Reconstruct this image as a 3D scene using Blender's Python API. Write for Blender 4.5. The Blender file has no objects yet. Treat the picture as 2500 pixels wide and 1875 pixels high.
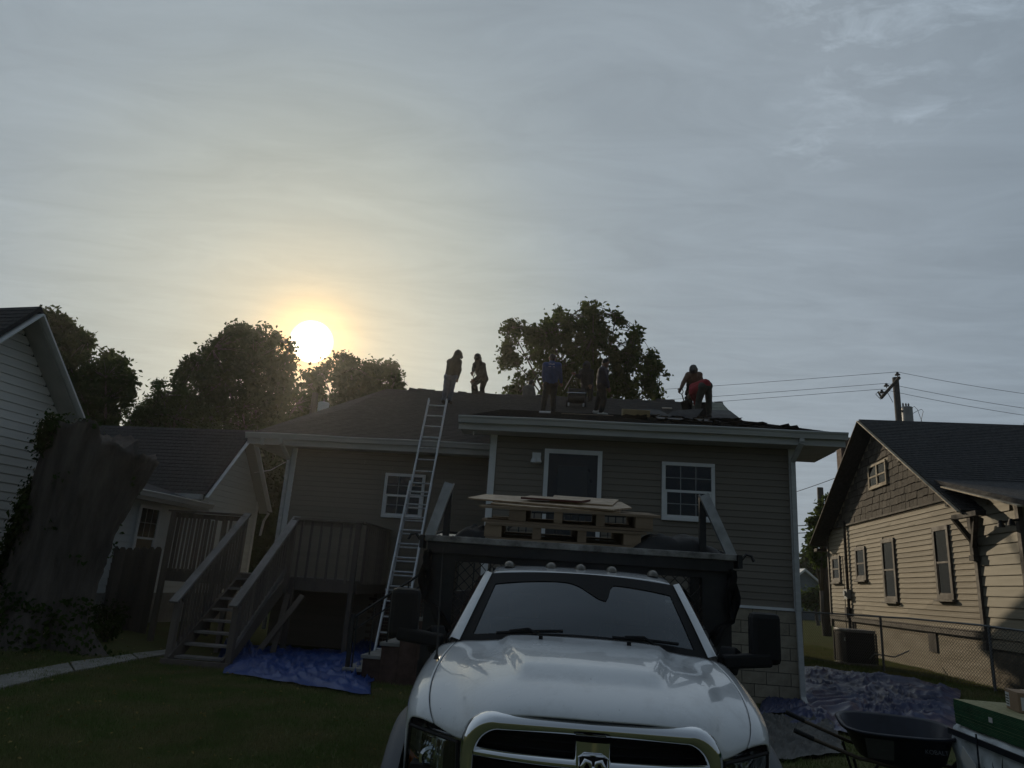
import bpy, bmesh, math, random
import numpy as np
from mathutils import Vector, Matrix, noise
random.seed(7); rng = np.random.default_rng(7)
sc = bpy.context.scene
COL = sc.collection
R = math.radians

# ------------------------------------------------------------------ camera
F_PX, PITCH, ROLL, CAM = 1733.0, R(15.6), R(3.9), Vector((0, 0, 1.65))
cp, sp, cr, sr = math.cos(PITCH), math.sin(PITCH), math.cos(ROLL), math.sin(ROLL)
FWD = Vector((0, cp, sp)); U0 = Vector((0, -sp, cp)); R0 = Vector((1, 0, 0))
UPV = U0 * cr - R0 * sr; RGT = R0 * cr + U0 * sr
cam = bpy.data.cameras.new('camera'); cam_o = bpy.data.objects.new('camera', cam); COL.objects.link(cam_o)
cam.sensor_width = 36.0; cam.lens = F_PX / 2500 * 36; cam.clip_end = 3000; cam.clip_start = 0.05
M = Matrix.Identity(4)
for i in range(3):
    M[i][0] = RGT[i]; M[i][1] = UPV[i]; M[i][2] = -FWD[i]; M[i][3] = CAM[i]
cam_o.matrix_world = M
sc.camera = cam_o
def at(px, py, D):
    """a point of the place that the photograph shows at (px, py), D metres ahead"""
    return CAM + (FWD * F_PX + RGT * (px - 1250) + UPV * (937.5 - py)) * (D / F_PX)

# ------------------------------------------------------------------ light
SUN_EL, SUN_AZ = R(17.2), R(-16.7)          # azimuth from +Y towards +X
SUN = Vector((math.sin(SUN_AZ) * math.cos(SUN_EL), math.cos(SUN_AZ) * math.cos(SUN_EL), math.sin(SUN_EL)))
sl = bpy.data.lights.new('sun', 'SUN'); sl.energy = 2.0; sl.angle = R(0.6); sl.color = (1.0, 0.83, 0.6)
so = bpy.data.objects.new('sun', sl); COL.objects.link(so)
so.rotation_euler = SUN.to_track_quat('Z', 'Y').to_euler(); so.location = SUN * 60
world = bpy.data.worlds.new('World'); sc.world = world; world.use_nodes = True
nt = world.node_tree; nt.nodes.clear()
def N(tree, typ, **kw):
    n = tree.nodes.new(typ)
    for k, v in kw.items():
        if k == 'inp':
            for a, b in v.items(): n.inputs[a].default_value = b
        else: setattr(n, k, v)
    return n
def build_sky():
    L = nt.links.new
    out = N(nt, 'ShaderNodeOutputWorld'); bg = N(nt, 'ShaderNodeBackground', inp={'Strength': 1.14}); L(bg.outputs[0], out.inputs[0])
    sky = N(nt, 'ShaderNodeTexSky'); sky.sky_type = 'NISHITA'; sky.sun_disc = False
    sky.sun_elevation = SUN_EL; sky.sun_rotation = SUN_AZ; sky.air_density = 1.0; sky.dust_density = 3.0; sky.ozone_density = 1.5
    skm = N(nt, 'ShaderNodeVectorMath', operation='SCALE', inp={'Scale': 0.05}); L(sky.outputs[0], skm.inputs[0])
    tc = N(nt, 'ShaderNodeTexCoord')
    dot = N(nt, 'ShaderNodeVectorMath', operation='DOT_PRODUCT'); dot.inputs[1].default_value = SUN; L(tc.outputs['Generated'], dot.inputs[0])
    ang = N(nt, 'ShaderNodeMath', operation='ARCCOSINE'); L(dot.outputs['Value'], ang.inputs[0])
    deg = N(nt, 'ShaderNodeMath', operation='MULTIPLY', inp={1: 180 / math.pi}); L(ang.outputs[0], deg.inputs[0])
    # thin high cloud veil: its brightness falls with the angle from the sun (forward scattering)
    nrm = N(nt, 'ShaderNodeMapRange', inp={1: 0.0, 2: 180.0, 3: 0.0, 4: 1.0}); L(deg.outputs[0], nrm.inputs[0])
    ramp = N(nt, 'ShaderNodeValToRGB'); e = ramp.color_ramp.elements
    stops = [(0.0, (0.6, 0.48, 0.28)), (3, (0.50, 0.43, 0.29)), (6, (0.42, 0.415, 0.335)), (10, (0.375, 0.405, 0.365)), (15, (0.335, 0.375, 0.36)), (22, (0.288, 0.337, 0.365)), (28, (0.265, 0.313, 0.352)), (43, (0.262, 0.308, 0.352)),
             (60, (0.20, 0.247, 0.295)), (90, (0.108, 0.138, 0.17)), (130, (0.070, 0.089, 0.111)), (180, (0.062, 0.080, 0.10))]
    e[0].position = 0; e[0].color = (*stops[0][1], 1); e[1].position = 1; e[1].color = (*stops[-1][1], 1)
    for d, c in stops[1:-1]:
        x = e.new(d / 180); x.color = (*c, 1)
    L(nrm.outputs[0], ramp.inputs[0])
    # streaky cirrus and small cloudlets, stretched on a plane overhead
    sep = N(nt, 'ShaderNodeSeparateXYZ'); L(tc.outputs['Generated'], sep.inputs[0])
    zz = N(nt, 'ShaderNodeMath', operation='MAXIMUM', inp={1: 0.06}); L(sep.outputs[2], zz.inputs[0])
    dx = N(nt, 'ShaderNodeMath', operation='DIVIDE'); L(sep.outputs[0], dx.inputs[0]); L(zz.outputs[0], dx.inputs[1])
    dy = N(nt, 'ShaderNodeMath', operation='DIVIDE'); L(sep.outputs[1], dy.inputs[0]); L(zz.outputs[0], dy.inputs[1])
    cmb = N(nt, 'ShaderNodeCombineXYZ'); L(dx.outputs[0], cmb.inputs[0]); L(dy.outputs[0], cmb.inputs[1])
    mp = N(nt, 'ShaderNodeMapping'); mp.inputs['Rotation'].default_value = (0, 0, R(38)); mp.inputs['Scale'].default_value = (0.9, 2.3, 1); L(cmb.outputs[0], mp.inputs[0])
    n1 = N(nt, 'ShaderNodeTexNoise', inp={'Scale': 2.2, 'Detail': 9, 'Roughness': 0.64, 'Distortion': 0.8}); L(mp.outputs[0], n1.inputs['Vector'])
    r1 = N(nt, 'ShaderNodeMapRange', inp={1: 0.32, 2: 0.72, 3: 0.92, 4: 1.10}); L(n1.outputs[0], r1.inputs[0])
    n2 = N(nt, 'ShaderNodeTexNoise', inp={'Scale': 5.5, 'Detail': 8, 'Roughness': 0.66, 'Distortion': 0.5})
    mp2 = N(nt, 'ShaderNodeMapping'); mp2.inputs['Location'].default_value = (3.1, 1.7, 0); mp2.inputs['Rotation'].default_value = (0, 0, R(35)); mp2.inputs['Scale'].default_value = (1.5, 2.2, 1); L(cmb.outputs[0], mp2.inputs[0]); L(mp2.outputs[0], n2.inputs['Vector'])
    # a patch of broken cloudlets high on the right
    cd = (FWD * F_PX + RGT * (2270 - 1250) + UPV * (937.5 + 130)).normalized()
    d3 = N(nt, 'ShaderNodeVectorMath', operation='DOT_PRODUCT'); d3.inputs[1].default_value = cd; L(tc.outputs['Generated'], d3.inputs[0])
    n3 = N(nt, 'ShaderNodeTexNoise', inp={'Scale': 2.2, 'Detail': 3}); L(cmb.outputs[0], n3.inputs['Vector'])
    o3 = N(nt, 'ShaderNodeMapRange', inp={1: 0.3, 2: 0.7, 3: -0.022, 4: 0.022}); L(n3.outputs[0], o3.inputs[0])
    a3 = N(nt, 'ShaderNodeMath', operation='ADD'); L(d3.outputs['Value'], a3.inputs[0]); L(o3.outputs[0], a3.inputs[1])
    m3 = N(nt, 'ShaderNodeMapRange', inp={1: math.cos(R(12)), 2: math.cos(R(4)), 3: 0.0, 4: 1.0}); L(a3.outputs[0], m3.inputs[0])
    m2 = N(nt, 'ShaderNodeMapRange', inp={1: 0.48, 2: 0.75, 3: 0.0, 4: 0.42}); L(n2.outputs[0], m2.inputs[0])
    mm = N(nt, 'ShaderNodeMath', operation='MULTIPLY'); L(m2.outputs[0], mm.inputs[0]); L(m3.outputs[0], mm.inputs[1])
    ad = N(nt, 'ShaderNodeMath', operation='ADD'); L(r1.outputs[0], ad.inputs[0]); L(mm.outputs[0], ad.inputs[1])
    veil = N(nt, 'ShaderNodeVectorMath', operation='SCALE'); L(ramp.outputs[0], veil.inputs[0]); L(ad.outputs[0], veil.inputs['Scale'])
    mix = N(nt, 'ShaderNodeMix', data_type='RGBA', inp={'Factor': 0.93}); L(skm.outputs[0], mix.inputs[6]); L(veil.outputs[0], mix.inputs[7])
    # the sun itself, blurred by the cloud veil
    s1 = N(nt, 'ShaderNodeMapRange', interpolation_type='SMOOTHSTEP', inp={1: 1.72, 2: 1.1, 3: 0.0, 4: 7.0}); L(deg.outputs[0], s1.inputs[0])
    c1 = N(nt, 'ShaderNodeVectorMath', operation='SCALE'); c1.inputs[0].default_value = (1.0, 0.95, 0.78); L(s1.outputs[0], c1.inputs['Scale'])
    q = N(nt, 'ShaderNodeMath', operation='DIVIDE', inp={1: 2.6}); L(deg.outputs[0], q.inputs[0])
    q2 = N(nt, 'ShaderNodeMath', operation='MULTIPLY'); L(q.outputs[0], q2.inputs[0]); L(q.outputs[0], q2.inputs[1])
    q3 = N(nt, 'ShaderNodeMath', operation='MULTIPLY', inp={1: -1.0}); L(q2.outputs[0], q3.inputs[0])
    q4 = N(nt, 'ShaderNodeMath', operation='EXPONENT'); L(q3.outputs[0], q4.inputs[0])
    c2 = N(nt, 'ShaderNodeVectorMath', operation='SCALE'); c2.inputs[0].default_value = (0.95, 0.52, 0.10); L(q4.outputs[0], c2.inputs['Scale'])
    a1 = N(nt, 'ShaderNodeVectorMath', operation='ADD'); L(mix.outputs[2], a1.inputs[0]); L(c1.outputs[0], a1.inputs[1])
    a2 = N(nt, 'ShaderNodeVectorMath', operation='ADD'); L(a1.outputs[0], a2.inputs[0]); L(c2.outputs[0], a2.inputs[1])
    L(a2.outputs[0], bg.inputs[0])
build_sky()
vs = sc.view_settings; vs.view_transform = 'Standard'; vs.look = 'None'; vs.gamma = 1.0; vs.exposure = 0.0; vs.use_curve_mapping = False
sc.cycles.use_denoising = True; sc.cycles.max_bounces = 6; sc.cycles.diffuse_bounces = 3; sc.cycles.glossy_bounces = 3; sc.cycles.transmission_bounces = 4; sc.cycles.transparent_max_bounces = 12
sc.cycles.sample_clamp_indirect = 4.0

# ------------------------------------------------------------------ materials
MATS = {}
def mat(name, col, rough=0.7, metal=0.0, var=0.0, vscale=3.0, bump=0.0, bscale=20.0, spec=0.5, col2=None, coat=0.0, stretch=None, detail=6.0, coord='Object'):
    """procedural material: base colour broken up by noise towards col2, with fine relief"""
    m = bpy.data.materials.new(name); m.use_nodes = True; t = m.node_tree; b = t.nodes['Principled BSDF']; L = t.links.new
    b.inputs['Base Color'].default_value = (*col, 1); b.inputs['Roughness'].default_value = rough; b.inputs['Metallic'].default_value = metal
    b.inputs['Specular IOR Level'].default_value = spec; b.inputs['Coat Weight'].default_value = coat; b.inputs['Coat Roughness'].default_value = 0.04
    if var > 0 or col2 or bump > 0:
        tc = N(t, 'ShaderNodeTexCoord'); mp = N(t, 'ShaderNodeMapping'); L(tc.outputs[coord], mp.inputs[0])
        if stretch: mp.inputs['Scale'].default_value = stretch
    if var > 0 or col2:
        n = N(t, 'ShaderNodeTexNoise', inp={'Scale': vscale, 'Detail': detail, 'Roughness': 0.65}); L(mp.outputs[0], n.inputs['Vector'])
        c2 = col2 or tuple(c * (1 - var) for c in col); c1 = col if col2 else tuple(min(1, c * (1 + var)) for c in col)
        r = N(t, 'ShaderNodeValToRGB'); r.color_ramp.elements[0].position = 0.32; r.color_ramp.elements[1].position = 0.68
        r.color_ramp.elements[0].color = (*c1, 1); r.color_ramp.elements[1].color = (*c2, 1); L(n.outputs[0], r.inputs[0]); L(r.outputs[0], b.inputs['Base Color'])
        rr = N(t, 'ShaderNodeMapRange', inp={1: 0.3, 2: 0.7, 3: max(0.02, rough - 0.12 * (rough > .2)), 4: min(1, rough + 0.1 * (rough > .2))}); L(n.outputs[0], rr.inputs[0]); L(rr.outputs[0], b.inputs['Roughness'])
    if bump > 0:
        n2 = N(t, 'ShaderNodeTexNoise', inp={'Scale': bscale, 'Detail': 5, 'Roughness': 0.6}); L(mp.outputs[0], n2.inputs['Vector'])
        bp = N(t, 'ShaderNodeBump', inp={'Strength': bump, 'Distance': 0.02}); L(n2.outputs[0], bp.inputs['Height']); L(bp.outputs[0], b.inputs['Normal'])
    MATS[name] = m; return m
def per_object(m, amt=0.25):
    """vary a material's value a little from one piece to the next"""
    t = m.node_tree; b = t.nodes['Principled BSDF']; L = t.links.new
    oi = N(t, 'ShaderNodeObjectInfo'); mr = N(t, 'ShaderNodeMapRange', inp={1: 0, 2: 1, 3: 1 - amt, 4: 1 + amt}); L(oi.outputs['Random'], mr.inputs[0])
    sc_ = N(t, 'ShaderNodeVectorMath', operation='SCALE'); L(mr.outputs[0], sc_.inputs['Scale'])
    if b.inputs['Base Color'].is_linked: L(b.inputs['Base Color'].links[0].from_socket, sc_.inputs[0])
    else: sc_.inputs[0].default_value = b.inputs['Base Color'].default_value[:3]
    L(sc_.outputs[0], b.inputs['Base Color']); return m
def glass(name, tint=(0.25, 0.28, 0.28), refl=0.10, rough=0.03, ior=1.5):
    """a pane: dark tinted transparency under a mirror reflection that grows towards grazing view"""
    m = bpy.data.materials.new(name); m.use_nodes = True; t = m.node_tree; t.nodes.clear(); L = t.links.new
    o = N(t, 'ShaderNodeOutputMaterial'); mx = N(t, 'ShaderNodeMixShader'); tr = N(t, 'ShaderNodeBsdfTransparent'); tr.inputs[0].default_value = (*tint, 1)
    g = N(t, 'ShaderNodeBsdfGlossy'); g.inputs['Roughness'].default_value = rough; g.inputs[0].default_value = (0.9, 0.95, 1, 1)
    fr = N(t, 'ShaderNodeFresnel', inp={'IOR': ior}); ad = N(t, 'ShaderNodeMath', operation='ADD', inp={1: refl}); ad.use_clamp = True; L(fr.outputs[0], ad.inputs[0])
    L(ad.outputs[0], mx.inputs[0]); L(tr.outputs[0], mx.inputs[1]); L(g.outputs[0], mx.inputs[2]); L(mx.outputs[0], o.inputs[0]); MATS[name] = m; return m
def leafmat(name, c1, c2, trans=0.35, vs_=0.9):
    m = bpy.data.materials.new(name); m.use_nodes = True; t = m.node_tree; t.nodes.clear(); L = t.links.new
    o = N(t, 'ShaderNodeOutputMaterial'); mx = N(t, 'ShaderNodeMixShader', inp={0: trans}); d = N(t, 'ShaderNodeBsdfDiffuse'); tl = N(t, 'ShaderNodeBsdfTranslucent')
    tc = N(t, 'ShaderNodeTexCoord'); n = N(t, 'ShaderNodeTexNoise', inp={'Scale': vs_, 'Detail': 4}); L(tc.outputs['Object'], n.inputs['Vector'])
    r = N(t, 'ShaderNodeValToRGB'); r.color_ramp.elements[0].position = 0.35; r.color_ramp.elements[1].position = 0.65; r.color_ramp.elements[0].color = (*c1, 1); r.color_ramp.elements[1].color = (*c2, 1)
    L(n.outputs[0], r.inputs[0]); L(r.outputs[0], d.inputs[0]); L(r.outputs[0], tl.inputs[0]); L(d.outputs[0], mx.inputs[1]); L(tl.outputs[0], mx.inputs[2]); L(mx.outputs[0], o.inputs[0]); MATS[name] = m; return m

# ------------------------------------------------------------------ building blocks
class MB:
    def __init__(s): s.v = []; s.f = []
    def add(s, vs, fs):
        k = len(s.v); s.v += [tuple(p) for p in vs]; s.f += [tuple(i + k for i in f) for f in fs]; return s
    def box(s, x0, x1, y0, y1, z0, z1):
        return s.add([(x0,y0,z0),(x1,y0,z0),(x1,y1,z0),(x0,y1,z0),(x0,y0,z1),(x1,y0,z1),(x1,y1,z1),(x0,y1,z1)],
                     [(0,3,2,1),(4,5,6,7),(0,1,5,4),(1,2,6,5),(2,3,7,6),(3,0,4,7)])
    def beam(s, p, q, w, h, up=(0, 0, 1)):
        """a bar from p to q, w wide across, h high along up"""
        p, q = Vector(p), Vector(q); d = (q - p).normalized(); a = d.cross(Vector(up))
        if a.length < 1e-4: a = d.cross(Vector((0, 1, 0)))
        a.normalize(); b = a.cross(d).normalized(); vs = []
        for c in (p, q):
            for i, j in ((-1,-1),(1,-1),(1,1),(-1,1)): vs.append(c + a * (w/2*i) + b * (h/2*j))
        return s.add(vs, [(0,1,2,3),(7,6,5,4),(0,4,5,1),(1,5,6,2),(2,6,7,3),(3,7,4,0)])
    def tube(s, pts, r, n=8, cap=True):
        pts = [Vector(p) for p in pts]; m = len(pts); rs = r if isinstance(r, (list, tuple)) else [r] * m
        k = len(s.v); prev = None
        for i, p in enumerate(pts):
            d = (pts[min(i+1, m-1)] - pts[max(i-1, 0)])
            d = d.normalized() if d.length > 1e-9 else Vector((0,0,1))
            if prev is None: a = d.cross(Vector((0,0,1))); a = a if a.length > 1e-3 else d.cross(Vector((0,1,0)))
            else: a = prev - d * prev.dot(d)
            a.normalize(); prev = a; b = d.cross(a)
            for j in range(n):
                t = 2*math.pi*j/n; s.v.append(tuple(p + (a*math.cos(t) + b*math.sin(t))*rs[i]))
        for i in range(m-1):
            for j in range(n):
                s.f.append((k+i*n+j, k+i*n+(j+1)%n, k+(i+1)*n+(j+1)%n, k+(i+1)*n+j))
        if cap: s.f.append(tuple(k+j for j in range(n))[::-1]); s.f.append(tuple(k+(m-1)*n+j for j in range(n)))
        return s
    def lathe(s, c, prof, n=16, axis='z'):
        """prof: list of (radius, height)"""
        k = len(s.v); c = Vector(c)
        for r, h in prof:
            for j in range(n):
                t = 2*math.pi*j/n; x, y = r*math.cos(t), r*math.sin(t)
                s.v.append(tuple(c + (Vector((x,y,h)) if axis=='z' else Vector((h,x,y)) if axis=='x' else Vector((y,h,x)))))
        for i in range(len(prof)-1):
            for j in range(n): s.f.append((k+i*n+j, k+i*n+(j+1)%n, k+(i+1)*n+(j+1)%n, k+(i+1)*n+j))
        s.f.append(tuple(k+j for j in range(n))[::-1]); s.f.append(tuple(k+(len(prof)-1)*n+j for j in range(n))); return s
    def prism(s, pts, d):
        """polygon pts (3D) pushed along vector d"""
        n = len(pts); d = Vector(d); a = [Vector(p) for p in pts]
        return s.add(a + [p + d for p in a], [tuple(range(n))[::-1], tuple(range(n, 2*n))] + [(i, (i+1)%n, n+(i+1)%n, n+i) for i in range(n)])
    def grid(s, rows, close=False):
        """rows of points -> quads"""
        k = len(s.v); n = len(rows[0])
        for r_ in rows: s.v += [tuple(p) for p in r_]
        for i in range(len(rows)-1):
            for j in range(n if close else n-1): s.f.append((k+i*n+j, k+i*n+(j+1)%n, k+(i+1)*n+(j+1)%n, k+(i+1)*n+j))
        return s
    def mesh(s, name, m=None, smooth=False):
        me = bpy.data.meshes.new(name); me.from_pydata(s.v, [], s.f); me.update()
        if m is not None: me.materials.append(MATS[m] if isinstance(m, str) else m)
        if smooth: me.polygons.foreach_set('use_smooth', [True]*len(me.polygons))
        return me
    def build(s, name, m, parent=None, smooth=False, bevel=0, recalc=True, **kw):
        me = s.mesh(name, m, smooth)
        if recalc:
            b = bmesh.new(); b.from_mesh(me); bmesh.ops.recalc_face_normals(b, faces=b.faces); b.to_mesh(me); b.free()
        o = link(name, me, parent)
        if bevel:
            bv = o.modifiers.new('bevel', 'BEVEL'); bv.width = bevel; bv.segments = 2; bv.limit_method = 'ANGLE'
        if kw: tag(o, **kw)
        return o
def link(name, me, parent=None, loc=(0,0,0), rot=(0,0,0), scale=(1,1,1)):
    o = bpy.data.objects.new(name, me); COL.objects.link(o); o.parent = parent; o.location = loc; o.rotation_euler = rot; o.scale = scale; return o
def tag(o, label=None, cat=None, group=None, kind=None):
    for k, v in (('label', label), ('category', cat), ('group', group), ('kind', kind)):
        if v: o[k] = v
    return o
def thing(name, label, cat, loc=(0,0,0), rz=0, group=None):
    o = bpy.data.objects.new(name, None); COL.objects.link(o); o.location = loc; o.rotation_euler = (0,0,rz); o.empty_display_size = 0.2
    return tag(o, label, cat, group)
def crom(keys, t):
    """Catmull-Rom through a list of Vectors, t in 0..1"""
    n = len(keys) - 1; x = min(max(t, 0), 1) * n; i = min(int(x), n - 1); u = x - i
    p0, p1, p2, p3 = keys[max(i-1,0)], keys[i], keys[i+1], keys[min(i+2,n)]
    return 0.5*((2*p1) + (p2-p0)*u + (2*p0-5*p1+4*p2-p3)*u*u + (3*p1-p0-3*p2+p3)*u*u*u)
def bez(a, b, c, d, t): s = 1-t; return a*(s*s*s) + b*(3*s*s*t) + c*(3*s*t*t) + d*(t*t*t)
def sstep(a, b, x): t = min(1, max(0, (x-a)/(b-a))); return t*t*(3-2*t)
def fnoise(x, y, z=0.0): return noise.noise(Vector((x, y, z)))
# ------------------------------------------------------------------ palette
mat('soil_grass', (0.11, 0.125, 0.055), 0.95, var=0.45, vscale=1.6, bump=0.5, bscale=40, col2=(0.105, 0.10, 0.05), spec=0.0)
leafmat('grass_blade', (0.13, 0.18, 0.06), (0.22, 0.21, 0.10), 0.3, 1.6)
mat('concrete', (0.27, 0.26, 0.24), 0.9, var=0.25, vscale=2.5, bump=0.3, bscale=30)
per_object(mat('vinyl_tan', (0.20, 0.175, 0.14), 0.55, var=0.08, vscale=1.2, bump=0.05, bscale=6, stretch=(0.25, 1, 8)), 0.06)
per_object(mat('vinyl_white', (0.68, 0.71, 0.70), 0.55, var=0.08, vscale=1.5, stretch=(0.25, 1, 6)), 0.06)
per_object(mat('vinyl_grey', (0.80, 0.77, 0.72), 0.55, var=0.1, vscale=1.5, stretch=(0.25, 1, 6)), 0.06)
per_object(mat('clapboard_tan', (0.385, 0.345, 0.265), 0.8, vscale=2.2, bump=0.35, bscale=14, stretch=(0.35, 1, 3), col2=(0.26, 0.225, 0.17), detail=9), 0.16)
per_object(mat('board_beige', (0.33, 0.30, 0.225), 0.7, var=0.07, vscale=1.3, bump=0.08, bscale=12, stretch=(0.2, 1, 4)), 0.05)
mat('muntin_grey', (0.30, 0.31, 0.31), 0.5); mat('trim_white', (0.76, 0.77, 0.77), 0.45, var=0.06, vscale=4)
mat('gutter_white', (0.50, 0.51, 0.50), 0.4, var=0.12, vscale=3, stretch=(0.4, 1, 4))
mat('soffit', (0.42, 0.42, 0.40), 0.6, var=0.08, vscale=3)
per_object(mat('block_tan', (0.33, 0.29, 0.22), 0.9, var=0.18, vscale=5, bump=0.4, bscale=40), 0.1)
mat('mortar', (0.14, 0.125, 0.105), 0.95, var=0.15, vscale=8)
per_object(mat('brick_red', (0.075, 0.045, 0.036), 0.9, var=0.3, vscale=6, bump=0.3, bscale=40), 0.3)
mat('asphalt_shingle', (0.042, 0.038, 0.035), 0.9, var=0.35, vscale=7, bump=0.8, bscale=60, stretch=(1, 2.5, 2.5))
mat('shingle_dark', (0.033, 0.034, 0.037), 0.9, var=0.35, vscale=6, bump=0.8, bscale=60, stretch=(1, 2.5, 2.5))
mat('roof_felt', (0.03, 0.03, 0.032), 0.7, var=0.4, vscale=2, bump=0.4, bscale=15)
mat('felt_green', (0.06, 0.08, 0.045), 0.6, var=0.3, vscale=3)
mat('door_dark', (0.028, 0.030, 0.036), 0.35, var=0.1)
mat('dark_void', (0.012, 0.012, 0.012), 0.9)
glass('pane', (0.20, 0.23, 0.24), 0.035, 0.03, 1.22)
glass('pane_old', (0.10, 0.11, 0.11), 0.01, 0.02, 1.12)
glass('pane_frosted', (0.22, 0.26, 0.25), 0.03, 0.35)
mat('blind', (0.34, 0.36, 0.36), 0.7, var=0.1)
per_object(mat('old_wood', (0.115, 0.095, 0.082), 0.85, vscale=5, bump=0.45, bscale=18, stretch=(1, 1, 0.15), col2=(0.17, 0.145, 0.125), detail=9), 0.22)
per_object(mat('rail_wood', (0.26, 0.245, 0.235), 0.8, vscale=3, bump=0.4, bscale=16, stretch=(1, 0.12, 1), col2=(0.15, 0.135, 0.125), detail=9), 0.12)
mat('iron_black', (0.02, 0.02, 0.02), 0.5, var=0.2)
mat('galv', (0.42, 0.43, 0.44), 0.38, metal=0.8, var=0.25, vscale=6)
mat('alu', (0.55, 0.56, 0.57), 0.38, metal=0.85, var=0.15, vscale=12, stretch=(1, 1, 0.3))

# ------------------------------------------------------------------ ground
def gz(x, y):
    return (-0.22*(1-sstep(6, 11, y))*(1-sstep(1.7, 2.9, x)) + 0.32*sstep(5.2, 9, -x)*sstep(9, 13, y) + 0.25*sstep(6.3, 8.6, x)*sstep(10.5, 15, y)
            + 0.025*fnoise(x*0.5, y*0.5) + 0.012*fnoise(x*1.7, y*1.7, 3))
def ax(a, b, st, far): 
    v = list(np.arange(a, b+1e-6, st)); k = st
    while v[-1] < far: k *= 1.5; v.append(v[-1]+k)
    k = st
    while v[0] > -far: k *= 1.5; v.insert(0, v[0]-k)
    return v
xs, ys = ax(-12, 14, 0.35, 900), ax(2, 26, 0.35, 900)
g = MB().grid([[(x, y, gz(x, y)) for x in xs] for y in ys]); g_o = g.build('ground', 'soil_grass', smooth=True, kind='structure')
def blades(name, areas, holes, n, hgt):
    pts = []
    while len(pts) < n:
        a = areas[int(rng.integers(len(areas)))] if len(areas) < 2 else areas[int(rng.choice(len(areas), p=[(b[1]-b[0])*(b[3]-b[2])/sum((c[1]-c[0])*(c[3]-c[2]) for c in areas) for b in areas]))]
        x, y = rng.uniform(a[0], a[1]), a[2] + (a[3]-a[2])*rng.random()**1.4
        if any(h[0] < x < h[1] and h[2] < y < h[3] for h in holes): continue
        pts.append((x, y))
    p = np.array(pts); z = np.array([gz(x, y) for x, y in pts]); k = len(p)
    th = rng.uniform(0, 2*np.pi, k); w = rng.uniform(0.004, 0.009, k); h = rng.uniform(0.35, 1.0, k)*hgt*(1+0.6*np.array([max(0, fnoise(x*0.8, y*0.8, 9)) for x, y in pts])); lx, ly = rng.normal(0, 0.4, k)*h, rng.normal(0, 0.4, k)*h
    V = np.zeros((k, 3, 3)); c, s_ = np.cos(th)*w, np.sin(th)*w
    V[:,0] = np.c_[p[:,0]-c, p[:,1]-s_, z-0.01]; V[:,1] = np.c_[p[:,0]+c, p[:,1]+s_, z-0.01]; V[:,2] = np.c_[p[:,0]+lx, p[:,1]+ly, z+h]
    me = bpy.data.meshes.new(name); me.vertices.add(k*3); me.vertices.foreach_set('co', V.ravel()); me.loops.add(k*3); me.loops.foreach_set('vertex_index', np.arange(k*3))
    me.polygons.add(k); me.polygons.foreach_set('loop_start', np.arange(k)*3); me.polygons.foreach_set('loop_total', np.full(k, 3)); me.update(); me.materials.append(MATS['grass_blade'])
    return link(name, me)
tag(blades('grass', [(-9, 0.2, 6.5, 15.5)], [(-7.9, -5.0, 13.0, 16), (-0.9, 3, 3, 10.4), (-5, -2.6, 12.6, 16), (-8.5,-6.4,12.2,14)], 190000, 0.06), 'short mown lawn grass left of the white truck', 'grass', kind='stuff')
tag(blades('grass', [(2.2, 9.5, 6.0, 12), (5.4, 11, 12, 26)], [(5.3, 7.6, 9, 16), (4.0, 5.6, 4.2, 7)], 80000, 0.06), 'sunlit grass strip between the house and the chain link fence', 'grass', kind='stuff')
# concrete walkway slabs on the left
def slab(quad, h=0.05, label=None):
    m = MB(); top = [(x, y, gz(x, y)+h) for x, y in quad]; m.prism([(x, y, z-0.12) for x, y, z in top], (0, 0, 0.12)); o = m.build('walkway_slab', 'concrete', bevel=0.01); return o
def gp(px, py, z): d = at(px, py, 1000)-CAM; return CAM + d*((z-CAM.z)/d.z)
for i, q in enumerate([[(0,1672),(0,1648),(165,1625),(180,1638)], [(184,1638),(169,1624),(318,1604),(335,1611)], [(339,1611),(322,1603),(425,1588),(433,1594)],
                       [(0,1604),(-40,1584),(62,1576),(78,1589)], [(82,1589),(66,1576),(195,1550),(216,1556)]]):
    o = slab([(gp(a, b, 0.03).x, gp(a, b, 0.03).y) for a, b in q], 0.035); tag(o, kind='structure')

# ------------------------------------------------------------------ shared facade pieces (x along the wall, -y outwards)
def lap_mesh(name, h, m, proud=0.013, top=0.003):
    k = MB(); pr = [(-proud, 0), (-proud*0.94, h*0.12), (-top, h*0.925), (0.012, h*0.93), (0.012, 0)]
    k.add([(0, y, z) for y, z in pr] + [(1, y, z) for y, z in pr], [(4,3,2,1,0), (5,6,7,8,9)] + [(i, (i+1)%5, 5+(i+1)%5, 5+i) for i in range(5)]); return k.mesh(name, m)
def siding(parent, me, spans, z0, z1, h, y=0.0, name='siding_board', jit=0.0):
    """one board per course; spans(z) -> list of (x0, x1)"""
    z = z0; 
    while z < z1 - 0.02:
        for a, b in spans(z + h*0.5):
            cut = [a]      # courses are made of lengths with staggered seams
            while b - cut[-1] > 4.2: cut.append(cut[-1] + random.uniform(1.6, 3.6))
            cut.append(b)
            for a_, b_ in zip(cut, cut[1:]):
                if b_ - a_ > 0.04: link(name, me, parent, (a_, y + random.uniform(0, 0.0025), z + random.uniform(-jit, jit) - random.uniform(0, 0.0015)), (0, random.uniform(-jit, jit)*0.03, 0), (b_-a_-0.002*(b_ < b), 1, min(1, (z1-z)/h)))
        z += h
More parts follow.
